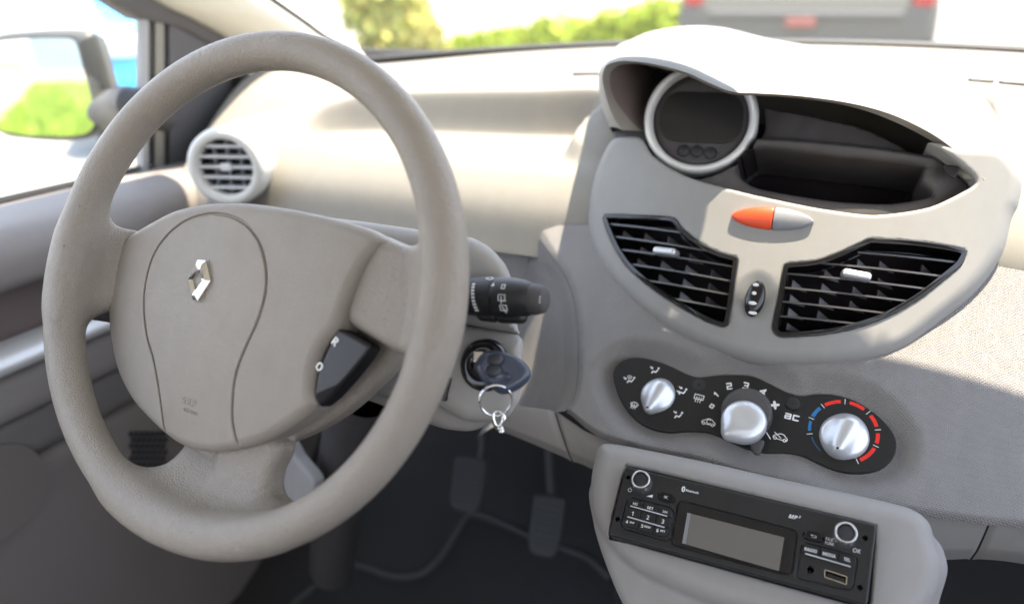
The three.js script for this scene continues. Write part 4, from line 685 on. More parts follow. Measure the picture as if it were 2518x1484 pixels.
{ // right-hand stalk
  const A = dep(1050, 722, .575), B = dep(1345, 737, .53), ax = B.clone().sub(A), L = ax.length(); ax.normalize();
  const side = ax.clone().cross(ray(1230, 735).normalize()).normalize(), F = new Frame(A, side, ax, side.clone().cross(ax).negate());
  const F2 = new Frame(A, F.X, F.Y, F.X.clone().cross(F.Y));
  const st = framed('wiper_stalk', 'black wiper stalk with white symbols and rotating rings beside the wheel', 'stalk', F2);
  const r = .0133;
  const cv = document.createElement('canvas'); cv.width = 1024; cv.height = 512; const c = cv.getContext('2d'); c.fillStyle = '#121215'; c.fillRect(0, 0, 1024, 512);
  const lat = (pts, a0 = 0) => new THREE.LatheGeometry(pts.map(p => new THREE.Vector2(p[0] * r, p[1] * L)), 72);
  const stalkMat = M.dark;
  part('stalk_arm', lat([[.80, 0], [.9, .1], [.98, .3], [1.02, .36], [1.02, .37], [.95, .375]]), stalkMat, st);
  part('speed_ring', lat([[.95, .375], [1.03, .38], [1.05, .40], [1.09, .52], [1.08, .60], [1.0, .605]]), stalkMat, st);
  part('wiper_ring', lat([[1.0, .605], [1.08, .61], [1.10, .64], [1.09, .74], [1.0, .82], [.90, .86], [.84, .88], [.80, .885]]), stalkMat, st);
  part('end_button', lat([[.80, .885], [.82, .89], [.80, .93], [.70, .975], [.50, .995], [.2, 1.0], [0, 1.0]]), M.tray, st);
  const bump = sdfMesh((x, y, z) => sdCap([x, y, z], [-.0120, L * .66, .0], [-.0128, L * .80, .0], .0062, .005), [-.03, L * .5, -.012], [0, L * .95, .012], .0011); part('grip_rib', bump, stalkMat, st);
  const bump2 = sdfMesh((x, y, z) => sdCap([x, y, z], [-.0118, L * .50, .0], [-.0122, L * .58, .0], .0058, .0058), [-.03, L * .4, -.012], [0, L * .7, .012], .0011); part('grip_rib', bump2, stalkMat, st);
  // white marks lying on the rings, placed by angle and length
  const camL = CAM.pos.clone().applyMatrix4(F2.inv), base = Math.atan2(camL.z, camL.x);
  const mark = (t, ang, rr, w, h, name = 'print_mark') => { const g = new THREE.BoxGeometry(.0005, w, h); g.translate(rr * r, t * L, 0); g.rotateY(-(base + ang)); return g; };
  const ms = [];
  for (let k = 0; k < 9; k++) ms.push(mark(.47 + k * .004, .62 - k * .17, 1.085 - .0, .0021 + k * .00012, .0016));
  for (const t of [[.39, .62], [.63, .62]]) { const g = new THREE.CylinderGeometry(.0018, .0018, .0004, 3); g.rotateZ(Math.PI / 2); g.translate(1.06 * r + .0003, t[0] * L, 0); g.rotateY(-(base - .0 + t[1])); ms.push(g); }
  const icon = (t, ang, rr, pts) => { for (let i = 1; i < pts.length; i++) { const [u0, v0] = pts[i - 1], [u1, v1] = pts[i]; const mu = (u0 + u1) / 2, mv = (v0 + v1) / 2, du = u1 - u0, dv = v1 - v0, l = hypot(du, dv); const g = new THREE.BoxGeometry(.0004, l + .0004, .00045); g.rotateX(Math.atan2(dv, du)); g.translate(rr * r, t * L + mu, 0); g.rotateY(-(base + ang + mv / (rr * r))); ms.push(g); } };
  icon(.715, .55, 1.1, [[-.0012, -.0016], [.0012, -.0016], [.0012, .0016], [-.0012, .0016], [-.0012, -.0016]]);
  icon(.72, .0, 1.1, [[-.0028, -.002], [.0022, -.002], [.0022, .002], [-.0028, .002], [-.0028, -.002]]); icon(.72, .0, 1.1, [[-.0005, -.004], [-.0005, .0006]]);
  icon(.73, -.5, 1.1, [[-.0028, -.002], [.0022, -.002], [.0022, .002], [-.0028, .002], [-.0028, -.002]]); icon(.73, -.5, 1.1, [[.001, -.004], [-.001, .001]]); icon(.73, -.42, 1.1, [[-.0022, .004], [.002, .004]]);
  icon(.36, .95, 1.02, [[-.003, 0], [0, .0025], [.003, 0], [.001, -.002], [-.003, 0]]); icon(.57, 1.1, 1.09, [[-.003, 0], [0, .0025], [.003, 0], [.001, -.002], [-.003, 0]]); icon(.28, .75, .99, [[-.003, 0], [0, .0025], [.003, 0], [.001, -.002], [-.003, 0]]);
  part('print_marks', merge(ms), M.white, st);
  const ds = []; for (const k of [-.16, 0, .16]) { const g = new THREE.SphereGeometry(.0005, 8, 6); g.translate(.62 * r, .981 * L, 0); g.rotateY(-(base + k * 1.4)); ds.push(g); } part('button_dots', merge(ds), M.white, st);
}
{ // left-hand stalk, mostly hidden
  const A = dep(330, 770, .66), B = dep(238, 755, .64); const g = mergeGeometries([tube([A, A.clone().lerp(B, .5), B], .011, 12, 16), new THREE.SphereGeometry(.011, 16, 12).translate(B.x, B.y, B.z)].map(noIdx)); const st = thing('light_stalk', 'dark stalk tip showing between left spoke and rim of the wheel', 'stalk', B); wpart('stalk_arm', g, M.tray, st);
}
{ // key, ring and swivel
  const F = Frame.tilt(dep(1238, 915, .535), 30, 0, 24);
  const o = spl([[1168, 905], [1172, 885], [1186, 868], [1208, 861], [1240, 866], [1275, 880], [1298, 900], [1306, 918], [1300, 936], [1278, 955], [1250, 968], [1228, 968], [1205, 952], [1185, 935]].map(p => F.px(...p)), 60, true);
  const f = sdPoly(o); const b1 = F.px(1218, 885), b2 = F.px(1214, 912), lg = F.px(1237, 928);
  const key = framed('car_key', 'dark blue-black rounded car key standing in the ignition lock', 'key', F);
  const fn = (x, y, z) => { const e = f(x, y); const th = .0062; let d = ext(e, abs(z) - th, .0058); for (const b of [b1, b2]) { const r = hypot((x - b[0]) / 1.2, y - b[1]); d = smax(d, -max(abs(r - .0046) - .0003, .0052 - z), .0005); } d = smax(d, -(hypot((x - lg[0]) / 1.3, y - lg[1], z - .0085) - .0045), .001); d = max(d, -max(abs(z + .001) - .0003, -.0012 - e)); return d * .9; };
  part('key_shell', sdfMesh(fn, [-.035, -.03, -.01], [.035, .03, .01], .0008), mat([.042, .052, .08], .3), key);
  for (const b of [b1, b2]) { const g = new THREE.SphereGeometry(1, 24, 12); g.scale(.0050, .0040, .0012); g.translate(b[0], b[1], .0062); part('key_button', g, mat([.018, .02, .026], .45), key); }
  const bl = F.px(1178, 876); const g = bx(.007, .0075, .0025, bl[0] - .001, bl[1], -.004, .0008); g.rotateZ(0); part('key_blade', g, M.chrome, key);
  const RF = Frame.tilt(dep(1218, 983, .530), 5, 0, 30); const kr = framed('key_ring', 'thin steel split ring hanging from the car key', 'key ring', RF);
  const tr = new THREE.TorusGeometry(.0112, .0008, 10, 72); part('ring', tr, M.chrome, kr); const tr2 = new THREE.TorusGeometry(.0112, .00075, 10, 60, 4.4); tr2.rotateZ(1); tr2.translate(.0003, .0002, .0015); part('ring', tr2, M.chrome, kr);
  const C2 = dep(1230, 1040, .53); const sv = thing('key_swivel', 'small steel swivel link on the bottom of the key ring', 'key swivel', C2);
  const W2 = (x, y, D = .530) => dep(x, y, D);
  wpart('link', tube([W2(1216, 1014), W2(1214, 1030), W2(1222, 1046), W2(1232, 1040), W2(1236, 1022), W2(1226, 1010)], .0008, 40, 8, true), M.chrome, sv);
  wpart('link', tube([W2(1226, 1012, .527), W2(1238, 1020, .527), W2(1241, 1030, .527), W2(1236, 1034, .527)], .0008, 20, 8), M.chrome, sv);
  const sp = (x, y, r, sy = 1) => { const p = W2(x, y, .529); const g = new THREE.SphereGeometry(r, 16, 12); g.scale(1, sy, 1); return g.translate(p.x, p.y, p.z); };
  wpart('eyelet', sp(1230, 1052, .0022, .7), M.chrome, sv); wpart('bead', sp(1233, 1060, .0019), M.chrome, sv);
}

// ------------------------------------------------------------------ round side vent at the left end of the dashboard
{
  const A = dep(551, 413, .95), B = dep(680, 350, 1.12), N = A.clone().sub(B).normalize(), X = V(0, 1, 0).cross(N).normalize(); const F = new Frame(A, X, N.clone().cross(X), N);
  const v = framed('side_vent', 'round white air vent in a tube at the left end of the dashboard', 'air vent', F);
  const L = A.distanceTo(B), r = .0405;
  const body = new THREE.LatheGeometry([[.029, -.012], [.0295, -.002], [.032, .001], [.037, .0012], [.0405, -.002], [.0418, -.012], [.041, -.04], [.038, -L * .7], [.030, -L * .95], [.015, -L * 1.08], [0, -L * 1.12]].map(p => new THREE.Vector2(...p)), 72); body.rotateX(Math.PI / 2); part('vent_tube', body, M.ventWhite, v);
  const bk = new THREE.CylinderGeometry(.0295, .0295, .003, 40); bk.rotateX(Math.PI / 2); bk.translate(0, 0, -.024); part('vent_back', bk, M.black, v);
  for (let k = -2; k <= 2; k++) { const y = k * .0108, w = 2 * sqrt(.0292 ** 2 - y * y); part('slat', bx(w, .0026, .012, 0, y, -.010, .0008), M.silver, v); }
  for (const k of [-1, 0, 1]) { const x = k * .014, w = 2 * sqrt(.0292 ** 2 - x * x); part('vane', bx(.0022, w, .006, x, 0, -.015, .0006), M.grey, v); }
  wpart('vent_cowl', sdfMesh((x, y, z) => { const a = A.clone().addScaledVector(N, -.072), b = dep(692, 350, 1.04); return sdCap([x, y, z], a.toArray(), b.toArray(), .040, .034); }, [-.78, .88, -.92], [-.5, 1.06, -.68], .003), M.ventWhite, v);
  part('boss', bx(.012, .008, .008, 0, 0, -.006, .002), M.silver, v); v.scale.set(1.18, 1.18, 1);
}

// ------------------------------------------------------------------ driver's door, window frame, pillar
{
  const door = thing('front_door', 'grey-beige front door with window ledge, pull pocket and dark lower panel', 'car door', V(-.78, .6, -.5));
  const zs = [-.05, -.3, -.55, -.8, -1.0];
  const run = (name, prof, m, flare = 0) => wpart(name, loft(zs.map(z => prof.map(([x, y]) => V(x - .03 * sstep(-.7, -1.05, z) * 0, y, z))), 60, 30), m, door);
  run('window_ledge', [[-.850, .915], [-.846, .928], [-.832, .9315], [-.80, .929], [-.772, .920], [-.758, .900], [-.755, .880], [-.757, .866], [-.766, .858], [-.79, .856]], M.door);
  run('pull_pocket', [[-.785, .857], [-.805, .852], [-.812, .835], [-.81, .81], [-.80, .797], [-.78, .795]], M.mauve);
  run('armrest', [[-.79, .796], [-.765, .797], [-.75, .793], [-.744, .785], [-.748, .776], [-.765, .772], [-.79, .771]], M.silver);
  run('door_band', [[-.785, .770], [-.768, .768], [-.760, .760], [-.757, .745], [-.757, .728], [-.762, .717], [-.785, .712]], M.door);
  run('door_band', [[-.78, .713], [-.770, .708], [-.768, .69], [-.770, .665], [-.778, .655], [-.80, .652]], mat([.16, .145, .135], .7, { bumpMap: T_grain, bumpScale: .0001 }));
  run('lower_panel', [[-.79, .656], [-.776, .645], [-.772, .60], [-.774, .50], [-.78, .40], [-.79, .25], [-.80, .15]], M.doorLow);
  run('glass_seal', [[-.858, .92], [-.856, .934], [-.850, .937], [-.846, .932]], M.seal);
  const slab = (name, pts, m, th = .012) => { // a plate cut to measured corners on the door plane
    const C = pts.map(([x, y, X]) => onX(x, y, X)); const n = V(1, 0, 0); const pos = [], idx = [], k = C.length; const c0 = C.reduce((s, p) => s.add(p), V(0, 0, 0)).multiplyScalar(1 / k);
    for (const s of [0, -th]) { for (const p of C) pos.push(p.x + s, p.y, p.z); pos.push(c0.x + s, c0.y, c0.z); }
    for (let i = 0; i < k; i++) { const j = (i + 1) % k; idx.push(k, i, j, 2 * k + 1, k + 1 + j, k + 1 + i, i, k + 1 + i, k + 1 + j, i, k + 1 + j, j); }
    const g = new THREE.BufferGeometry(); g.setAttribute('position', new THREE.Float32BufferAttribute(pos, 3)); g.setAttribute('uv', new THREE.Float32BufferAttribute(new Float32Array(pos.length / 3 * 2), 2)); g.setIndex(idx); const h = toCreasedNormals(g, .6); return wpart(name, h, m, door); };
  const bt = -.845, tp = -.825;
  slab('window_post', [[350, 30, tp], [364, 30, tp], [364, 425, bt], [350, 425, bt]], M.frame);
  slab('window_channel', [[364, 30, tp - .004], [381, 30, tp - .004], [381, 425, bt - .004], [364, 425, bt - .004]], M.seal);
  slab('window_post', [[381, 30, tp], [402, 30, tp], [402, 415, bt], [381, 415, bt]], mat([.2, .19, .16], .5));
  slab('window_channel', [[402, 30, tp - .003], [414, 30, tp - .003], [418, 412, bt - .003], [402, 412, bt - .003]], M.seal);
  slab('mirror_panel', [[414, 35, tp], [450, 55, tp], [545, 112, tp], [600, 150, tp], [618, 205, -.83], [622, 300, -.835], [560, 345, -.84], [470, 408, bt], [417, 412, bt]], mat([.075, .072, .075], .6, { bumpMap: T_grain, bumpScale: .0001 }));
  slab('window_rail', [[250, -18, -.82], [352, -18, -.82], [412, 22, -.82], [470, 48, -.82], [560, 96, -.82], [610, 150, -.82], [545, 122, -.822], [440, 64, -.822], [350, 46, -.822]], M.tray, .03);
  slab('pillar_seal', [[566, 118, -.812], [600, 150, -.81], [622, 200, -.81], [634, 300, -.81], [610, 310, -.812], [598, 230, -.812], [585, 170, -.812]], M.seal, .02);
  // door glass in front of the post
  const gl = [[-.846, .93, .1], [-.846, .93, -.80], [-.826, 1.17, -.83], [-.80, 1.45, -.55], [-.80, 1.45, .1]]; const gp = gl.map(p => V(...p)); const gg = new THREE.BufferGeometry(); gg.setAttribute('position', new THREE.Float32BufferAttribute(gp.flatMap(p => [p.x, p.y, p.z]), 3)); gg.setAttribute('uv', new THREE.Float32BufferAttribute(new Float32Array(10), 2)); gg.setIndex([0, 1, 2, 0, 2, 3, 0, 3, 4]); gg.computeVertexNormals(); wpart('window_glass', gg, M.glass, door);
  // speaker grille low in the door
  const gr = []; for (let j = 0; j < 8; j++) for (let i = 0; i < 7; i++) { const p = onX(322 + i * 13 + (j % 2) * 6, 1066 + j * 15, -.7705); const s = new THREE.SphereGeometry(.004, 8, 6); s.scale(.5, 1, 1); gr.push(s.translate(p.x, p.y, p.z)); } wpart('speaker_grille', merge(gr), M.black, door).userData.kind = 'stuff';
  const cyl = new THREE.CylinderGeometry(.055, .055, .012, 40); cyl.rotateZ(Math.PI / 2); const cp = onX(-12, 1210, -.768); cyl.translate(cp.x, cp.y, cp.z); wpart('speaker_cover', cyl, M.doorLow, door);
}
{
  const pt = thing('pillar_trim', 'sunlit cream trim on the windscreen pillar above the wheel', 'pillar trim', V(-.8, 1.1, -.95));
  const Lf = [[300, -60], [352, -18], [412, 18], [480, 50], [562, 98], [612, 150], [632, 205], [638, 290]].map(p => onX(...p, -.822)), Rt = [[560, -70], [625, -25], [690, 20], [745, 58], [800, 97], [850, 126], [890, 150], [915, 175]].map((p, i) => onX(...p, -.775 + i * .006));
  const midr = Lf.map((p, i) => p.clone().lerp(Rt[i], .45).add(V(.014, 0, .012)));
  const out = Rt.map(p => p.clone().add(V(-.06, .03, -.06)));
  wpart('trim_panel', loft([Lf.map(p => p.clone().add(V(-.03, 0, -.02))), Lf, midr, Rt, out], 50, 40), M.cream, pt);
  wpart('trim_seal', tube(Rt.map(p => p.clone().add(V(-.002, .003, -.004))), .005, 50, 8), M.seal, pt);
}
// ------------------------------------------------------------------ windscreen and roof
{
  const ws = thing('windscreen', 'clear windscreen with a dark lower edge strip behind the dashboard', 'windscreen', V(0, 1.09, -1.26));
  const zw = x => -1.262 + .30 * x * x, yb = x => 1.090 - .068 * x * x;
  wpart('glass', gridGeo((u, v) => { const x = (-.74 + 1.48 * u) * (1 - .12 * v); return V(x, yb(x) + (1.485 - yb(x)) * v, zw(x) - .004 + (-.86 - zw(x)) * v + .25 * v * (1 - v) * -.12); }, 24, 12), M.glass, ws);
  wpart('edge_strip', gridGeo((u, v) => { const x = -.74 + 1.48 * u; const a = v * Math.PI * 2; return V(x, yb(x) + .001 + .0055 * Math.sin(a), zw(x) - .008 + .012 * Math.cos(a)); }, 60, 12), M.seal, ws);
  const rf = thing('car_roof', 'car roof and headlining over the front seats', 'car roof', V(0, 1.5, 0));
  wpart('headlining', bx(1.5, .05, 2.4, 0, 1.51, .386, .008), M.cream, rf);
  const vs = thing('sun_visor', 'driver sun visor stowed along the front edge of the roof', 'sun visor', V(-.665, 1.474, -.83)); part('visor_panel', bx(.14, .018, .11, 0, 0, 0, .008), M.cream, vs);
  const pv = thing('sun_visor', 'passenger sun visor stowed along the right front edge of the roof', 'sun visor', V(.45, 1.474, -.772)); part('visor_panel', bx(.56, .018, .12, 0, 0, 0, .008).rotateY(.07), M.cream, pv);
  const rm = thing('rear_view_mirror', 'rear-view mirror hanging from the windscreen header', 'mirror', V(-.14, 1.375, -.80)); const hb = bx(.25, .066, .03, 0, 0, 0, .014); hb.rotateX(-.15); part('mirror_body', hb, M.dark, rm); const mg = bx(.23, .052, .003, 0, 0, .0152, .001); mg.rotateX(-.15); part('mirror_glass', mg, M.chrome, rm); part('mirror_stem', new THREE.CylinderGeometry(.008, .01, .1, 16).rotateX(-.3).translate(0, .06, .035), M.dark, rm);
}
{ // the rest of the cabin, behind and beside the camera, keeps ground light out as in the car
  const pd = thing('passenger_door', 'passenger door on the right side of the cabin', 'car door', V(.82, .55, -.2));
  wpart('door_panel', bx(.06, .78, 1.5, .82, .54, -.25, .02), M.door, pd);
  const rs = thing('tailgate_shell', 'rear side panels and tailgate of the cabin', 'car body', V(0, .55, 1.3));
  for (const s of [-1, 1]) wpart('side_panel', bx(.06, .80, 1.15, s * .82, .55, 1.09, .02), M.door, rs);
  wpart('tailgate', bx(1.6, .80, .06, 0, .55, 1.66, .02), M.door, rs);
  const st = thing('rear_bench', 'rear bench seat of the cabin', 'seat', V(0, .4, 1.2)); wpart('seat', bx(1.3, .18, .5, 0, .42, .98, .06), M.doorLow, st); wpart('backrest', bx(1.3, .6, .16, 0, .75, 1.28, .06), M.doorLow, st);
}
// ------------------------------------------------------------------ footwell
struct('car_floor', gridGeo((u, v) => V(-.80 + u * 1.6, .215 + (v < .16 ? (.16 - v) * 2.5 : 0) * 1.0, -1.25 + v * 2.95), 40, 60), M.carpet);
{
  const bh = thing('bulkhead', 'dark carpeted bulkhead behind the pedals', 'bulkhead', V(0, .6, -1.2));
  wpart('bulkhead_panel', bx(1.6, .9, .04, 0, .62, -1.2, .01), M.carpet, bh); wpart('under_dash', bx(1.5, .02, .42, 0, .80, -.99, .005), M.carpet, bh);
  const mt = thing('floor_mat', 'black floor mat with a bound wavy edge below the pedals', 'floor mat', V(-.4, .23, -.8));
  const floorY = z => { const v = (z + 1.25) / 2.95; return .215 + (v < .16 ? (.16 - v) * 2.5 : 0); };
  const onFloor = (px, py, h) => { const d = ray(px, py); let t = .5; for (; t < 2.5; t += .002) { const y = CAM.pos.y + d.y * t, z = CAM.pos.z + d.z * t; if (y < floorY(z) + h) break; } return CAM.pos.clone().addScaledVector(d, t); };
  const ep = spl([[640, 1560], [700, 1500], [762, 1448], [832, 1396], [885, 1390], [950, 1413], [1000, 1418], [1045, 1405], [1090, 1360], [1125, 1305], [1160, 1265], [1240, 1290], [1330, 1330], [1440, 1370], [1500, 1420]], 90);
  wpart('mat_binding', tube(ep.map(p => onFloor(...p, .010)), .0055, 160, 8), M.binding, mt);
  wpart('mat_carpet', gridGeo((u, v) => { const p = ep[Math.round(u * 90)]; return onFloor(p[0], p[1] + (1620 - p[1]) * v, .009); }, 90, 20), M.mat, mt);
  const pedal = (lab, x, y, w, h, D, arm) => { const F = Frame.tilt(dep(x, y, D), 28, 0, 8); const t = framed('pedal', lab, 'pedal', F, null); delete t.userData.group; part('pedal_pad', extr(spl([[-w * .42, h / 2], [w * .42, h / 2], [w / 2, h * .36], [w * .46, -h * .3], [w * .26, -h / 2], [-w * .3, -h / 2], [-w / 2, -h * .32], [-w / 2, h * .36]], 48, true, .35), .012, .004, [], -.006), M.rubber, t); for (let k = -3; k <= 3; k++) part('tread_rib', bx(w * .72, .004, .003, 0, k * h * .115, .0065, .001), M.rubber, t); wpart('pedal_arm', tube([dep(arm[0], arm[1], D + .05), dep(arm[2], arm[3], D + .03), dep(x + 20, y - 20, D + .014)], .007, 20, 10), M.tray, t); };
  pedal('left pedal, worn grey rubber pad under the steering column', 1152, 1190, .050, .076, 1.12, [1190, 1060, 1186, 1120]);
  pedal('right pedal, grey rubber pad on a long arm nearest the console', 1345, 1292, .048, .084, 1.12, [1350, 1090, 1355, 1190]);
  const sh = thing('shaft_cover', 'dark cover of the steering shaft seen under the wheel hub', 'shaft cover', dep(800, 1150, .9));
  wpart('shaft_tube', tube([dep(900, 960, .78), dep(855, 1080, .88), dep(828, 1250, .98), dep(815, 1400, 1.08)], .03, 30, 20), M.tray, sh);
  const kp = thing('kick_panel', 'grey lower trim panel showing right of the bottom spoke of the wheel', 'trim panel', dep(720, 1150, .93));
  wpart('trim_panel', extrPx([[676, 1095], [704, 1090], [728, 1130], [763, 1172], [772, 1192], [760, 1250], [680, 1260], [650, 1200]], .86), M.trim, kp);
  const sl = thing('door_sill', 'light grey sill trim running diagonally at the bottom left', 'sill trim', V(-.7, .27, -.6));
  const a = onY(255, 1500, .30), b = onY(420, 1368, .30), c2 = onY(548, 1392, .27), d2 = onY(400, 1500, .27), ex = d2.clone().sub(c2).multiplyScalar(.5);
  wpart('sill_strip', loft([[a.clone().add(V(-.06, -.1, 0)), b.clone().add(V(-.06, -.1, 0))], [a, b], [a.clone().lerp(d2, .5).add(V(0, .012, 0)), b.clone().lerp(c2, .5).add(V(0, .012, 0))], [d2, c2], [d2.clone().add(V(.01, -.06, 0)), c2.clone().add(V(.01, -.06, 0))]], 20, 30), mat([.5, .49, .46], .5), sl);
}
function extrPx(pts, D) { const F = Frame.tilt(dep(...pts[0], D), 10); const g = extr(spl(pts.map(p => F.px(...p)), 30, true, .3), .02, .004, [], -.02); return g.applyMatrix4(F.m); }

// ------------------------------------------------------------------ outside: mirror, cars, hedge, ground
{
  const F = Frame.tilt(dep(118, 212, 1.1), .3, 0, 25);
  const mr = framed('wing_mirror', 'grey wing mirror outside the side window', 'wing mirror', F);
  const o = spl([[-60, 130], [-30, 88], [60, 76], [150, 72], [210, 78], [228, 110], [248, 180], [262, 240], [255, 300], [215, 342], [150, 352], [60, 348], [-10, 335], [-55, 290], [-75, 210]].map(p => F.px(...p)), 70, true), f = sdPoly(o);
  const gl = spl([[-48, 145], [-20, 104], [60, 94], [140, 92], [184, 100], [204, 165], [226, 245], [232, 300], [212, 328], [150, 336], [60, 332], [0, 320], [-40, 280], [-56, 210]].map(p => F.px(...p, -.004)), 60, true, .4), fg = sdPoly(gl);
  part('mirror_housing', sdfMesh((x, y, z) => max(ext(f(x, y) + .25 * max(0, -z - .02), max(z, -.085 - z), .03 * .8), -max(fg(x, y), -.006 - z)) * .85, [-.13, -.11, -.09], [.12, .11, .006], .003), mat([.06, .063, .06], .5), mr);
  part('mirror_glass', extr(inset(gl, .0006), .003, 0, [], -.0065), mat([.92, .92, .92], .02, { metalness: 1 }), mr);
  wpart('mirror_arm', mergeGeometries([tube([dep(240, 285, 1.15), dep(275, 265, 1.10), dep(325, 255, 1.02), onX(400, 290, -.85)], .022, 24, 14)]), mat([.06, .06, .06], .6), mr);
}
const GY = .1;
{
  const cv = 24, g = gridGeo((u, v) => V(-150 + u * 300, GY, -150 + v * 300), cv, cv); const uv = g.attributes.uv; for (let i = 0; i < uv.count; i++) uv.setXY(i, uv.getX(i) / 3, uv.getY(i) / 3);
  const T_gr = dataTex(256, (u, v) => { const n = .86 + .1 * tileNoise(u, v, 2, 31) + .1 * (NO.noise(u * 120, v * 120, 3)); return [n, n * .99, n * .96]; }, 1, true);
  struct('pavement', g, mat([.36, .35, .325], .9, { map: T_gr }));
}
function foliage(name, label, cat, blobs, n, col, seed, leaf = .05) {
  const r = rng(seed), c0 = blobs[0][0]; const o = thing(name, label, cat, V(c0.x, GY, c0.z));
  const base = new THREE.BufferGeometry(); base.setAttribute('position', new THREE.Float32BufferAttribute([0, 0, 0, .5, .35, .05, 0, 1, 0, -.5, .35, .05], 3)); base.setAttribute('uv', new THREE.Float32BufferAttribute([0, 0, 1, .4, .5, 1, 0, .4], 2)); base.setIndex([0, 1, 2, 0, 2, 3]); base.computeVertexNormals();
  const im = new THREE.InstancedMesh(base, mat([1, 1, 1], .8, { transmission: 0, side: THREE.DoubleSide }), n); im.name = 'foliage'; im.userData.kind = 'stuff'; im.castShadow = im.receiveShadow = true;
  const m = new THREE.Matrix4(), q = new THREE.Quaternion(), col3 = new THREE.Color();
  for (let i = 0; i < n; i++) {
    const [c, rx, ry, rz] = blobs[Math.floor(r() * blobs.length)]; const d = V(r() * 2 - 1, r() * 2 - 1, r() * 2 - 1); const l = Math.pow(r(), .35) / (d.length() || 1); d.multiplyScalar(l);
    const p = V(c.x + d.x * rx, max(GY + .02, c.y + d.y * ry), c.z + d.z * rz).sub(o.position); q.setFromEuler(new THREE.Euler(r() * 6, r() * 6, r() * 6)); const s = leaf * (.6 + r() * .9); m.compose(p, q, V(s, s, s)); im.setMatrixAt(i, m);
    const k = .7 + r() * .7, w = r(); col3.setRGB(col[0] * k * (1 + .35 * w), col[1] * k, col[2] * k); im.setColorAt(i, col3);
  }
  o.add(im);
  const sm = mat([.09, .07, .05], .9); for (const [c] of blobs) part('stem', new THREE.CylinderGeometry(.015, .03, max(.1, c.y - GY), 6).translate(c.x - o.position.x, (c.y - GY) / 2, c.z - o.position.z), sm, o);
}
{
  const bl = []; const r = rng(3); for (let i = 0; i < 15; i++) { const t = i / 14, p = dep(1150 + 560 * t, 60, 10.5 + r() * 1.2); const topY = 1.15 - (3 + 92 - 125 * t + (r() - .5) * 26) / 1900 * 10.5; const h = (topY - GY) / 2; bl.push([V(p.x, GY + h, p.z), .36, h, .4]); }
  foliage('hedge', 'bright green hedge rising to the right beyond the windscreen', 'hedge', bl, 9000, [.30, .42, .04], 5, .11);
  const s = []; for (const [x, y, rx, ry] of [[910, 10, .28, .3], [970, 40, .3, .4], [1010, 90, .26, .3], [950, 110, .28, .3], [1035, 120, .22, .25], [990, -10, .25, .3], [900, -30, .3, .3]]) s.push([dep(x, y, 7.5), rx, ry, .28]);
  foliage('shrub', 'yellow-green shrub seen above the wheel rim through the windscreen', 'shrub', s, 3500, [.40, .44, .12], 8, .1);
}
function car(name, label, pos, turn, paint, plate) {     // parked car: x across, z along (tail towards +z)
  const t = thing(name, label, 'car', pos); t.rotation.y = turn;
  const side = spl([[-2.1, .32], [-2.12, .62], [-2.0, .82], [-1.2, .95], [-.7, 1.0], [-.05, 1.45], [.9, 1.52], [1.7, 1.45], [2.02, 1.02], [2.08, .8], [2.1, .45], [2.0, .3]], 60, true, .25);
  const body = extr(side.map(([z, y]) => [-z, y]), 1.74, .09, [], -.87, 4); body.rotateY(Math.PI / 2); part('body', body, paint, t);
  const gm = mat([.02, .024, .03], .06);
  const rw = extr([[-.6, 1.06], [.6, 1.06], [.5, 1.38], [-.5, 1.38]], .02, .006, [], 0); rw.rotateX(-.65); rw.translate(0, .205, 2.32); part('rear_window', rw, gm, t);
  for (const s of [-1, 1]) { const sw = extr([[-.55, 1.04], [1.5, 1.04], [1.15, 1.38], [.05, 1.4]].map(([a, b]) => [-a, b]), .02, .006, [], -.01); sw.rotateY(Math.PI / 2); sw.translate(s * .868, 0, 0); part('side_window', sw, gm, t); }
  for (const s of [-1, 1]) part('tail_lamp', bx(.14, .2, .12, s * .76, 1.10, 1.98, .03), mat([.35, .03, .03], .3), t);
  for (const s of [-1, 1]) part('headlamp', bx(.36, .16, .2, s * .62, .74, -2.02, .05), mat([.75, .78, .8], .1), t);
  part('rear_bumper', bx(1.76, .30, .2, 0, .52, 2.05, .07), mat([.10, .10, .10], .6), t); part('boot_strip', bx(1.3, .05, .06, 0, .95, 2.05, .02), mat([.12, .12, .115], .8), t);
  part('number_plate', bx(.20, .06, .02, 0, .90, 2.09, .005), plate, t);
  for (const x of [-.78, .78]) for (const z of [-1.32, 1.32]) { const w = new THREE.CylinderGeometry(.31, .31, .2, 32); w.rotateZ(Math.PI / 2); w.translate(x, .31, z); const wm = part('wheel', w, M.rubber, t); const rm = new THREE.CylinderGeometry(.19, .19, .205, 24); rm.rotateZ(Math.PI / 2); rm.translate(x, .31, z); part('wheel_rim', rm, M.satin, wm); }
}
{
  const p = dep(1945, 50, 5.4); car('parked_car', 'grey parked car with red tail lamps beyond the windscreen', V(p.x, GY, p.z - 2.1), .03, mat([.095, .09, .076], .8), mat([.30, .10, .08], .5));
  const b = dep(508, 140, 5.6), bd = ray(508, 140).setY(0).normalize(); car('parked_car', 'bright blue parked car beyond the wing mirror', V(b.x, GY, b.z).addScaledVector(bd, 2.1), Math.atan2(bd.x, bd.z), mat([.01, .25, .62], .3, { clearcoat: .8 }), M.white);
}
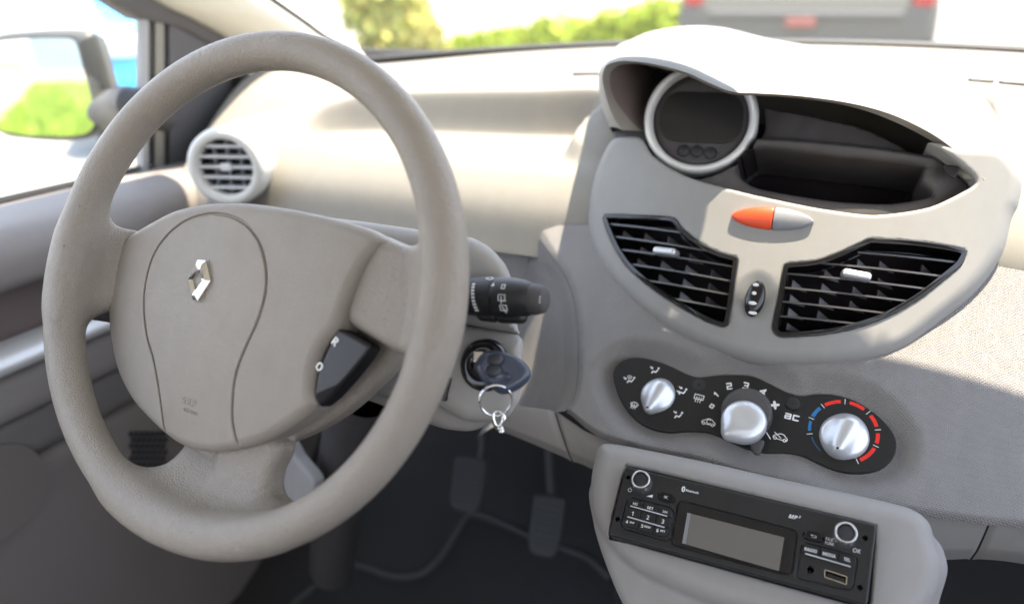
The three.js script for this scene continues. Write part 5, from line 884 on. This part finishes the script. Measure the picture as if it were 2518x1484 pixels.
{ // behind the car, met by the wing mirror
  const h = thing('house', 'pale rendered house wall with door and downpipe behind the car', 'house', V(-2, GY, 14.5));
  const w = part('wall', bx(13, 4.2, .3, 0, 2.1, 0, .02), mat([.66, .63, .54], .9), h); part('plinth', bx(13.1, .25, .36, 0, .125, -.01, .02), mat([.3, .29, .27], .9), h);
  const d = part('door', bx(.9, 2.1, .08, .2, 1.05, -.18, .01), mat([.25, .32, .36], .5), h); part('door_frame', mergeGeometries([bx(.1, 2.2, .1, -.30, 1.1, -.19, .01), bx(.1, 2.2, .1, .70, 1.1, -.19, .01), bx(1.1, .1, .1, .2, 2.2, -.19, .01)].map(noIdx)), M.white, d);
  part('downpipe', new THREE.CylinderGeometry(.05, .05, 4.1, 16).translate(-.9, 2.05, -.22), M.frame, h);
  for (const x of [-3.2, 2.6]) { const wn = part('window', bx(1.2, 1.1, .08, x, 1.7, -.17, .01), M.white, h); part('pane', bx(1.04, .94, .02, x, 1.7, -.215, .004), mat([.05, .06, .07], .05), wn); }
  part('roof', bx(13.6, .2, 1.4, 0, 4.3, 0, .03), mat([.3, .12, .08], .8), h);
  const r = rng(77), bl = new THREE.BufferGeometry(); bl.setAttribute('position', new THREE.Float32BufferAttribute([-.012, 0, 0, .012, 0, 0, .004, .09, .02], 3)); bl.setAttribute('uv', new THREE.Float32BufferAttribute([0, 0, 1, 0, .5, 1], 2)); bl.computeVertexNormals();
  const im = new THREE.InstancedMesh(bl, mat([.30, .42, .05], .8), 26000); im.name = 'grass'; im.userData = { kind: 'stuff', label: 'bright green grass strip beside the parking place', category: 'grass' }; const m = new THREE.Matrix4(), q = new THREE.Quaternion(), e = new THREE.Euler();
  for (let i = 0; i < 26000; i++) { e.set(0, r() * 6.3, (r() - .5) * .5); q.setFromEuler(e); const s = .8 + r() * 1.4; m.compose(V(-1.9 + r() * 1.6, GY, 4.8 + r() * 5.2), q, V(s * 1.6, s, s)); im.setMatrixAt(i, m); }
  scene.add(im);
}
renderer.render(scene, camera);
